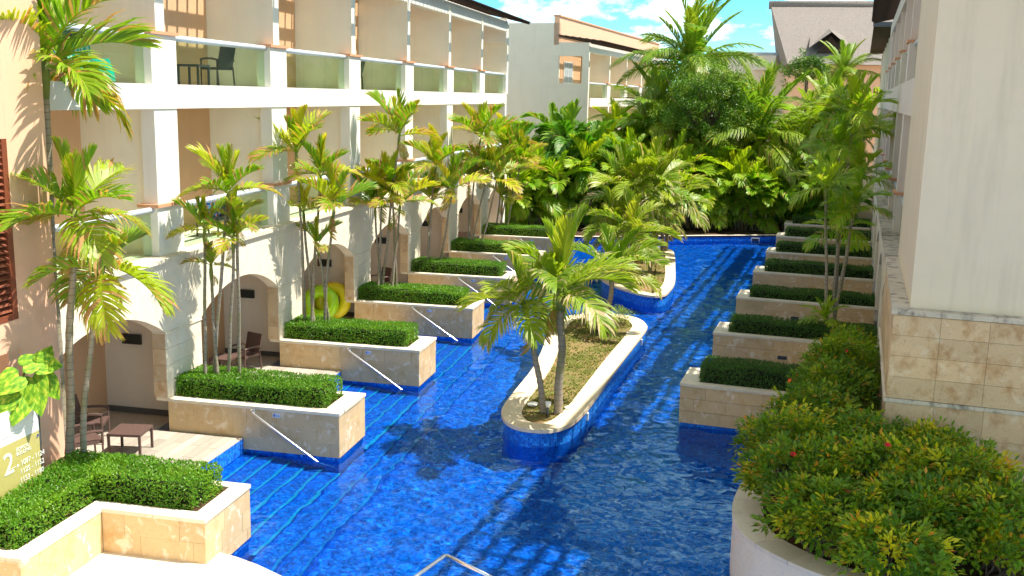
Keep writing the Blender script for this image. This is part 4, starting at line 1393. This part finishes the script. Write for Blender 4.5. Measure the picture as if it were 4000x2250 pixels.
# low bushes on the island's far end
for i, (x, y, s) in enumerate(((-4.2, 31.0, .5), (-3.2, 31.6, .45), (-3.7, 30.2, .4))):
    shrub(['straggly low bush at the far left of the nearer island', 'straggly low bush at the far right of the nearer island', 'straggly low bush in the bed of the nearer island'][i], x, y, .37, s, .5, 650 + i, 40, 22, .05, 0, .4, 'low bushes on the nearer island')

# ------------------------------------------------------------------ right hand patios
for k in range(6):
    r_ = struct(bx('patio', 2.0, 6.6, BR * k + 1.502, BR * (k + 1) - .002, -1.2, .30, 'plank_wood'))
    r_.location = rw(4.3, BR * k + 1.5 + (BR - 1.5) / 2, -1.2)
    r_.rotation_euler = (0, 0, -PHI)

# ------------------------------------------------------------------ furniture
def armchair(label, x, y, z, rotz, mat='wicker', group='wicker armchairs'):
    r = root('armchair', (x, y, z), label, 'chair', group, rotz, True)
    if 'arm' + mat not in HEDGE:
        P = []
        def pc(n, f):
            b = MB(); f(b)
            P.append((n, b.mesh(n, mat)))
        pc('seat', lambda b: b.box(-.26, .26, -.25, .27, .38, .44))
        def back(b):
            n = 5
            for i in range(n):
                y0, z0 = -.24 - .05 * i / n * 2.2, .44 + .48 * i / n
                y1, z1 = -.24 - .05 * (i + 1) / n * 2.2, .44 + .48 * (i + 1) / n
                b.poly([(-.25, y0, z0), (.25, y0, z0), (.25, y1, z1), (-.25, y1, z1)])
                b.poly([(.25, y0 - .035, z0), (-.25, y0 - .035, z0), (-.25, y1 - .035, z1), (.25, y1 - .035, z1)])
                for sx in (-.25, .25):
                    b.poly([(sx, y0, z0), (sx, y1, z1), (sx, y1 - .035, z1), (sx, y0 - .035, z0)])
            b.poly([(-.25, -.35, .92), (.25, -.35, .92), (.25, -.385, .92), (-.25, -.385, .92)])
        pc('backrest', back)
        for sx in (-1, 1):
            pc('leg', lambda b: b.tube([(sx * .27, .25, 0), (sx * .27, .24, .62)], .022, 6))
            pc('leg', lambda b: b.tube([(sx * .27, -.30, 0), (sx * .27, -.26, .46)], .022, 6))
            pc('armrest', lambda b: b.tube([(sx * .27, .26, .62), (sx * .27, .10, .645), (sx * .27, -.12, .64), (sx * .26, -.31, .60)], .026, 6))
        HEDGE['arm' + mat] = P
    for n, me in HEDGE['arm' + mat]:
        link(n, me, r)
    return r
def table(label, x, y, z, rotz, mat='wicker', group='wicker side tables', s=.27):
    r = root('side_table', (x, y, z), label, 'table', group, rotz, True)
    bx('table_top', -s, s, -s, s, .42, .47, mat, r)
    for sx in (-1, 1):
        for sy in (-1, 1):
            bx('leg', sx * (s - .025) - .022, sx * (s - .025) + .022, sy * (s - .025) - .022, sy * (s - .025) + .022, 0, .419, mat, r)
armchair('brown wicker chair in the shade behind the corner palms', -12.4, 17.75, PZ, R_(-70))
armchair('brown wicker chair nearest the corner hedge', -11.85, 16.7, PZ, R_(-40))
table('brown wicker table on the nearest patio', -11.30, 17.35, PZ, R_(10), s=.33)
armchair('brown wicker chair with its high back beside the second planter', -11.95, 23.55, PZ, R_(160))
armchair('brown wicker chair deep in the second arch', -12.75, 22.4, PZ, R_(-80))
table('brown wicker table between the chairs of the second arch', -12.25, 23.0, PZ, 0)
armchair('brown wicker chair in the fourth arch behind palm stems', -12.1, 34.3, PZ, R_(150))
armchair('brown wicker chair in the sixth arch far along', -12.0, 45.4, PZ, R_(10))
GB = 'dark chairs on the glass balconies'
armchair('dark chair facing left on the balcony right of the towels', -12.35, 23.3, ZS3, R_(75), 'dark_wicker', GB)
armchair('dark chair half hidden by the column left of the balcony table', -12.5, 20.9, ZS3, R_(-70), 'dark_wicker', GB)
table('dark low table between two balcony chairs', -12.3, 22.1, ZS3, 0, 'dark_wicker', 'balcony tables')
armchair('dark chair on the third top balcony in view', -12.2, 32.0, ZS3, R_(100), 'dark_wicker', GB)
armchair('dark chair on the second last top balcony', -12.2, 42.9, ZS3, R_(100), 'dark_wicker', GB)
armchair('dark chair on the last top balcony', -12.2, 48.2, ZS3, R_(100), 'dark_wicker', GB)
armchair('dark chair under the striped towel on the first top balcony', -12.1, 17.0, ZS3, R_(180), 'dark_wicker', GB)
armchair('dark chair with patterned towel on the middle floor balcony', -12.0, 22.2, ZS2, R_(180), 'dark_wicker', GB)
p = rw(4.6, 14.2, .30); armchair('dark chair on the shaded right patio beside palm stems', p.x, p.y, .30, R_(75), 'dark_wicker', 'chairs on the right patios')
p = rw(4.1, 8.6, .30); armchair('dark chair half hidden behind the shrubs on the right', p.x, p.y, .30, R_(95), 'dark_wicker', 'chairs on the right patios')

def towel(label, x, y, z, w, h, mat, lean=0.08, seed=1):
    b = MB()
    n, m_ = 10, 8
    r = random.Random(seed)
    P = []
    for i in range(n + 1):
        for j in range(m_ + 1):
            u, v = i / n, j / m_
            P.append((x + lean * (1 - v) + .025 * math.sin(u * 11 + seed + v * 2), y - w / 2 + w * u + .02 * math.sin(v * 5), z + h * v))
    b.v += P; b.c += [(0, 0, 0)] * len(P)
    for i in range(n):
        for j in range(m_):
            a = i * (m_ + 1) + j
            b.f.append((a, a + m_ + 1, a + m_ + 2, a + 1))
    q = [(p_[0] - .012, p_[1], p_[2]) for p_ in P]
    o = len(b.v)
    b.v += q; b.c += [(0, 0, 0)] * len(q)
    for i in range(n):
        for j in range(m_):
            a = o + i * (m_ + 1) + j
            b.f.append((a + 1, a + m_ + 2, a + m_ + 1, a))
    return tag(b.build('beach_towel', mat, None, smooth=True), label, 'towel', 'beach towels on the balconies')
towel('turquoise and white striped towel on the first top balcony', -11.80, 17.05, ZS3 + .05, .75, .62, 'towel_stripe', .08, 1)
towel('plain turquoise towel right of the striped one', -11.78, 17.75, ZS3 + .03, .5, .42, 'towel_teal', .1, 2)
towel('blue patterned towel behind the striped one', -12.0, 17.0, ZS3 + .5, .9, .45, 'towel_blue', .02, 3)
towel('dark patterned towel on the middle floor balcony', -11.95, 22.2, ZS2 + .45, .8, .5, 'towel_blue', .02, 4)

def torus(label, c, R1, R2, mat, tilt, yaw):
    b = MB()
    n, m_ = 32, 14
    M = Matrix.Rotation(yaw, 3, 'Z') @ Matrix.Rotation(tilt, 3, 'X')
    for i in range(n):
        for j in range(m_):
            a, e = 2 * math.pi * i / n, 2 * math.pi * j / m_
            v = Vector(((R1 + R2 * math.cos(e)) * math.cos(a), (R1 + R2 * math.cos(e)) * math.sin(a), R2 * math.sin(e)))
            b.v.append(tuple(M @ v + Vector(c))); b.c.append((0, 0, 0))
    for i in range(n):
        for j in range(m_):
            b.f.append((i * m_ + j, ((i + 1) % n) * m_ + j, ((i + 1) % n) * m_ + (j + 1) % m_, i * m_ + (j + 1) % m_))
    return tag(b.build('swim_ring', mat, None, smooth=True), label, 'swim ring', 'inflatable rings under the third arch')
torus('lime green inflatable ring leaning behind palm stems', (-12.30, 29.35, .92), .40, .19, 'lime_vinyl', R_(72), R_(8))
torus('yellow inflatable ring behind the lime one', (-12.05, 29.78, .94), .41, .19, 'yellow_vinyl', R_(74), R_(5))

# ------------------------------------------------------------------ variegated climbing plant by the sign
pv = root('climbing_pothos', (-10.62, 13.2, 1.0), 'variegated yellow green climber with big heart shaped leaves above the sign', 'plant')
def heart(L, bend):
    b = MB()
    prof = [(-.12, .16), (-.06, .34), (.1, .44), (.32, .42), (.55, .33), (.78, .18), (.93, .06)]
    mid = [(x, 0, bend * x * x) for x in (0.0, .02, .1, .32, .55, .78, .93)] + [(1.0, 0, bend)]
    for s in (-1, 1):
        for i in range(len(prof) - 1):
            (x0, w0), (x1, w1) = prof[i], prof[i + 1]
            q = [mid[i], (x0, s * w0, bend * x0 * x0 + .16 * w0), (x1, s * w1, bend * x1 * x1 + .16 * w1), mid[i + 1]]
            b.poly(q if s > 0 else q[::-1])
        q = [mid[6], (prof[6][0], s * prof[6][1], bend * .86 + .01), mid[7]]
        b.poly(q if s > 0 else q[::-1])
    b.v = [(x * L, y * L, z * L) for x, y, z in b.v]
    return b.mesh('leaf', 'pothos_leaf')
HM = [heart(.46, -.22), heart(.42, -.3), heart(.38, -.15)]
r = random.Random(4)
tubeobj('vine', [(-10.62, 13.3, 1.0), (-10.6, 13.32, 2.2), (-10.58, 13.42, 2.8), (-10.56, 13.5, 3.12)], .02, 'crownshaft', pv)
for i, (y, z, az, el, rl) in enumerate(((13.12, 3.08, 215, 0, 0), (13.45, 3.20, -10, 0, 0), (13.30, 3.18, 20, 0, 0), (13.42, 2.98, -75, 0, 0), (13.58, 2.92, -55, 0, 0), (13.05, 2.85, 225, 0, 0), (13.24, 2.88, -110, 0, 0), (13.36, 2.80, -80, 0, 0), (12.98, 2.75, 200, 0, 0), (13.15, 2.74, 250, 0, 0), (13.52, 3.10, 60, 0, 0))):
    nn_ = Vector((.60 + .25 * math.sin(i * 1.7), -.62 + .25 * math.sin(i * 2.9 + 1), .50)).normalized()
    rgt = Vector((.72, .69, 0))
    rgt = (rgt - nn_ * rgt.dot(nn_)).normalized()
    upv = nn_.cross(rgt)
    th = R_(az)
    dx_ = (rgt * math.cos(th) + upv * math.sin(th)).normalized()
    dy_ = nn_.cross(dx_)
    M = Matrix((dx_, dy_, nn_)).transposed()
    link('leaf', HM[i % 3], pv, (-10.38 + .06 * math.sin(i * 2.1), y, z), M.to_euler())

# ------------------------------------------------------------------ small things
hrl = root('pool_handrail', (-3.6, 12.4, -.9), 'bent steel handrail rising at the bottom edge of the pool', 'handrail')
tubeobj('rail', [(-4.15, 11.6, .93), (-3.68, 13.17, .95), (-3.64, 13.17, .95), (-2.7, 12.62, .92)], .03, 'steel', hrl)
tubeobj('post', [(-4.15, 11.6, -.94), (-4.15, 11.6, .93)], .03, 'steel', hrl)
tubeobj('post', [(-2.7, 12.62, -.94), (-2.7, 12.62, .92)], .03, 'steel', hrl)
sk = root('skimmer', (1.4, 56.35, .0), 'small pale skimmer opening in the far pool wall', 'skimmer')
M_ = bx('frame', 1.2, 1.65, 56.15, 56.2, -.05, .17, 'lamp_white', sk)
bx('opening', 1.25, 1.60, 56.13, 56.149, -.02, .13, 'plaque_dark', sk)
sp_ = root('garden_spotlight', (-3.70, 21.95, .37), 'small white garden spotlight between the island palm trunks', 'lamp')
tubeobj('stake', [(-3.70, 21.62, .37), (-3.70, 21.62, .62)], .03, 'dark_metal', sp_)
tubeobj('lamp_head', [(-3.70, 21.62, .60), (-3.70, 21.66, .66), (-3.70, 21.68, .74)], [.03, .065, .07], 'lamp_white', sp_)
for i, (x, y, lb) in enumerate(((-4.18, 22.35, 'left white disc light on the nearer island coping'), (-3.30, 22.3, 'right white disc light on the nearer island coping'), (-2.72, 30.3, 'white disc light at the far right of the nearer island'))):
    b = MB(); b.tube([(x, y, .42), (x, y, .45), (x, y, .465)], [.13, .13, .09], 16)
    tag(b.build('disc_light', 'lamp_white', None, smooth=False), lb, 'light', 'disc lights on the island coping')

# ------------------------------------------------------------------ distant buildings
th_ = root('thatched_hall', (10, 112, .25), 'large building under a steep grey thatched roof at the upper right', 'building')
b = MB()
RX0, RX1, EX0, EX1, RY, EY, RZ, EZ = 3.0, 20, 4.6, 24, 118, 105, 17.6, 11.0
b.poly([(EX0, EY, EZ), (EX1, EY, EZ), (RX1, RY, RZ), (RX0, RY, RZ)])
b.poly([(RX0, RY, RZ), (RX1, RY, RZ), (EX1, 131, EZ), (EX0, 131, EZ)])
b.poly([(EX0, EY, EZ), (RX0, RY, RZ), (EX0, 131, EZ)])
b.poly([(EX1, 131, EZ), (RX1, RY, RZ), (EX1, EY, EZ)])
b.poly([(EX0, 131, EZ), (EX1, 131, EZ), (EX1, EY, EZ), (EX0, EY, EZ)])
roof_t = b.build('roof', 'thatch', th_)
tubeobj('ridge', [(RX0 - .2, RY, RZ), (RX1, RY, RZ + .1)], .45, 'thatch', roof_t)
b = MB()
b.poly([(6.6, 106.5, 12.6), (8.6, 106.2, 14.1), (8.9, 113, 14.9), (6.9, 111, 14.0)])
b.poly([(8.6, 106.2, 14.1), (10.6, 106.5, 12.5), (10.2, 111, 14.0), (8.9, 113, 14.9)])
b.build('dormer', 'thatch', roof_t)
b = MB(); b.poly([(7.0, 107.2, 11.6), (10.3, 107.2, 11.6), (8.6, 107.0, 13.8)]); b.build('gable', 'roof_wood', roof_t)
bx('wall', 5.2, 23, 106.2, 129, .2, 10.99, 'peach_stucco', th_)
fr_ = root('flat_roofed_block', (1, 124, .25), 'low grey white flat roofed block beyond the trees', 'building')
bx('wall', -3.0, 5.2, 122, 130, .2, 12.5, 'grey_stucco', fr_)
bx('roof_edge', -3.1, 5.3, 121.9, 130, 12.502, 12.8, 'far_roof', fr_)
bx('plant_room', 1.6, 4.0, 120.5, 121.89, 10.8, 12.4, 'white_stucco', fr_)
aw = root('white_awning', (4.2, 66.5, .25), 'white awning half hidden behind the arecas at right', 'awning')
b = MB()
b.poly([(2.9, 65.6, 3.1), (6.4, 65.6, 3.0), (6.6, 68.4, 3.9), (2.8, 68.4, 4.0)])
b.poly([(2.9, 65.6, 3.06), (2.8, 68.4, 3.96), (6.6, 68.4, 3.86), (6.4, 65.6, 2.96)])
b.poly([(2.9, 65.59, 2.85), (6.4, 65.59, 2.75), (6.4, 65.59, 3.0), (2.9, 65.59, 3.1)])
b.build('canopy', 'awning_white', aw)
for x, y in ((3.0, 65.7), (6.3, 65.7), (3.0, 68.2), (6.4, 68.2)):
    tubeobj('post', [(x, y, .2), (x, y, 3.0 if y < 67 else 3.85)], .04, 'white_metal', aw)
# pale walls seen between the stems behind the arecas
for i, (x0, x1, y, z1, lb) in enumerate(((-30, -14, 75, 2.6, 'low pale garden wall left of the far block'), (-3, 12, 80, 2.4, 'low pale garden wall glimpsed behind the arecas'))):
    tag(bx('garden_wall', x0, x1, y, y + .3, .2, z1, 'cream_stucco'), lb, 'wall')

# ------------------------------------------------------------------ tidy up
for ob in bpy.data.objects:
    if ob.type == 'MESH' and ob.data.materials and ob.data.materials[0].name in ('mosaic', 'turquoise_nosing', 'blue_nosing'):
        ob.cycles.is_caustics_receiver = True
    if '_o' in ob:
        del ob['_o']
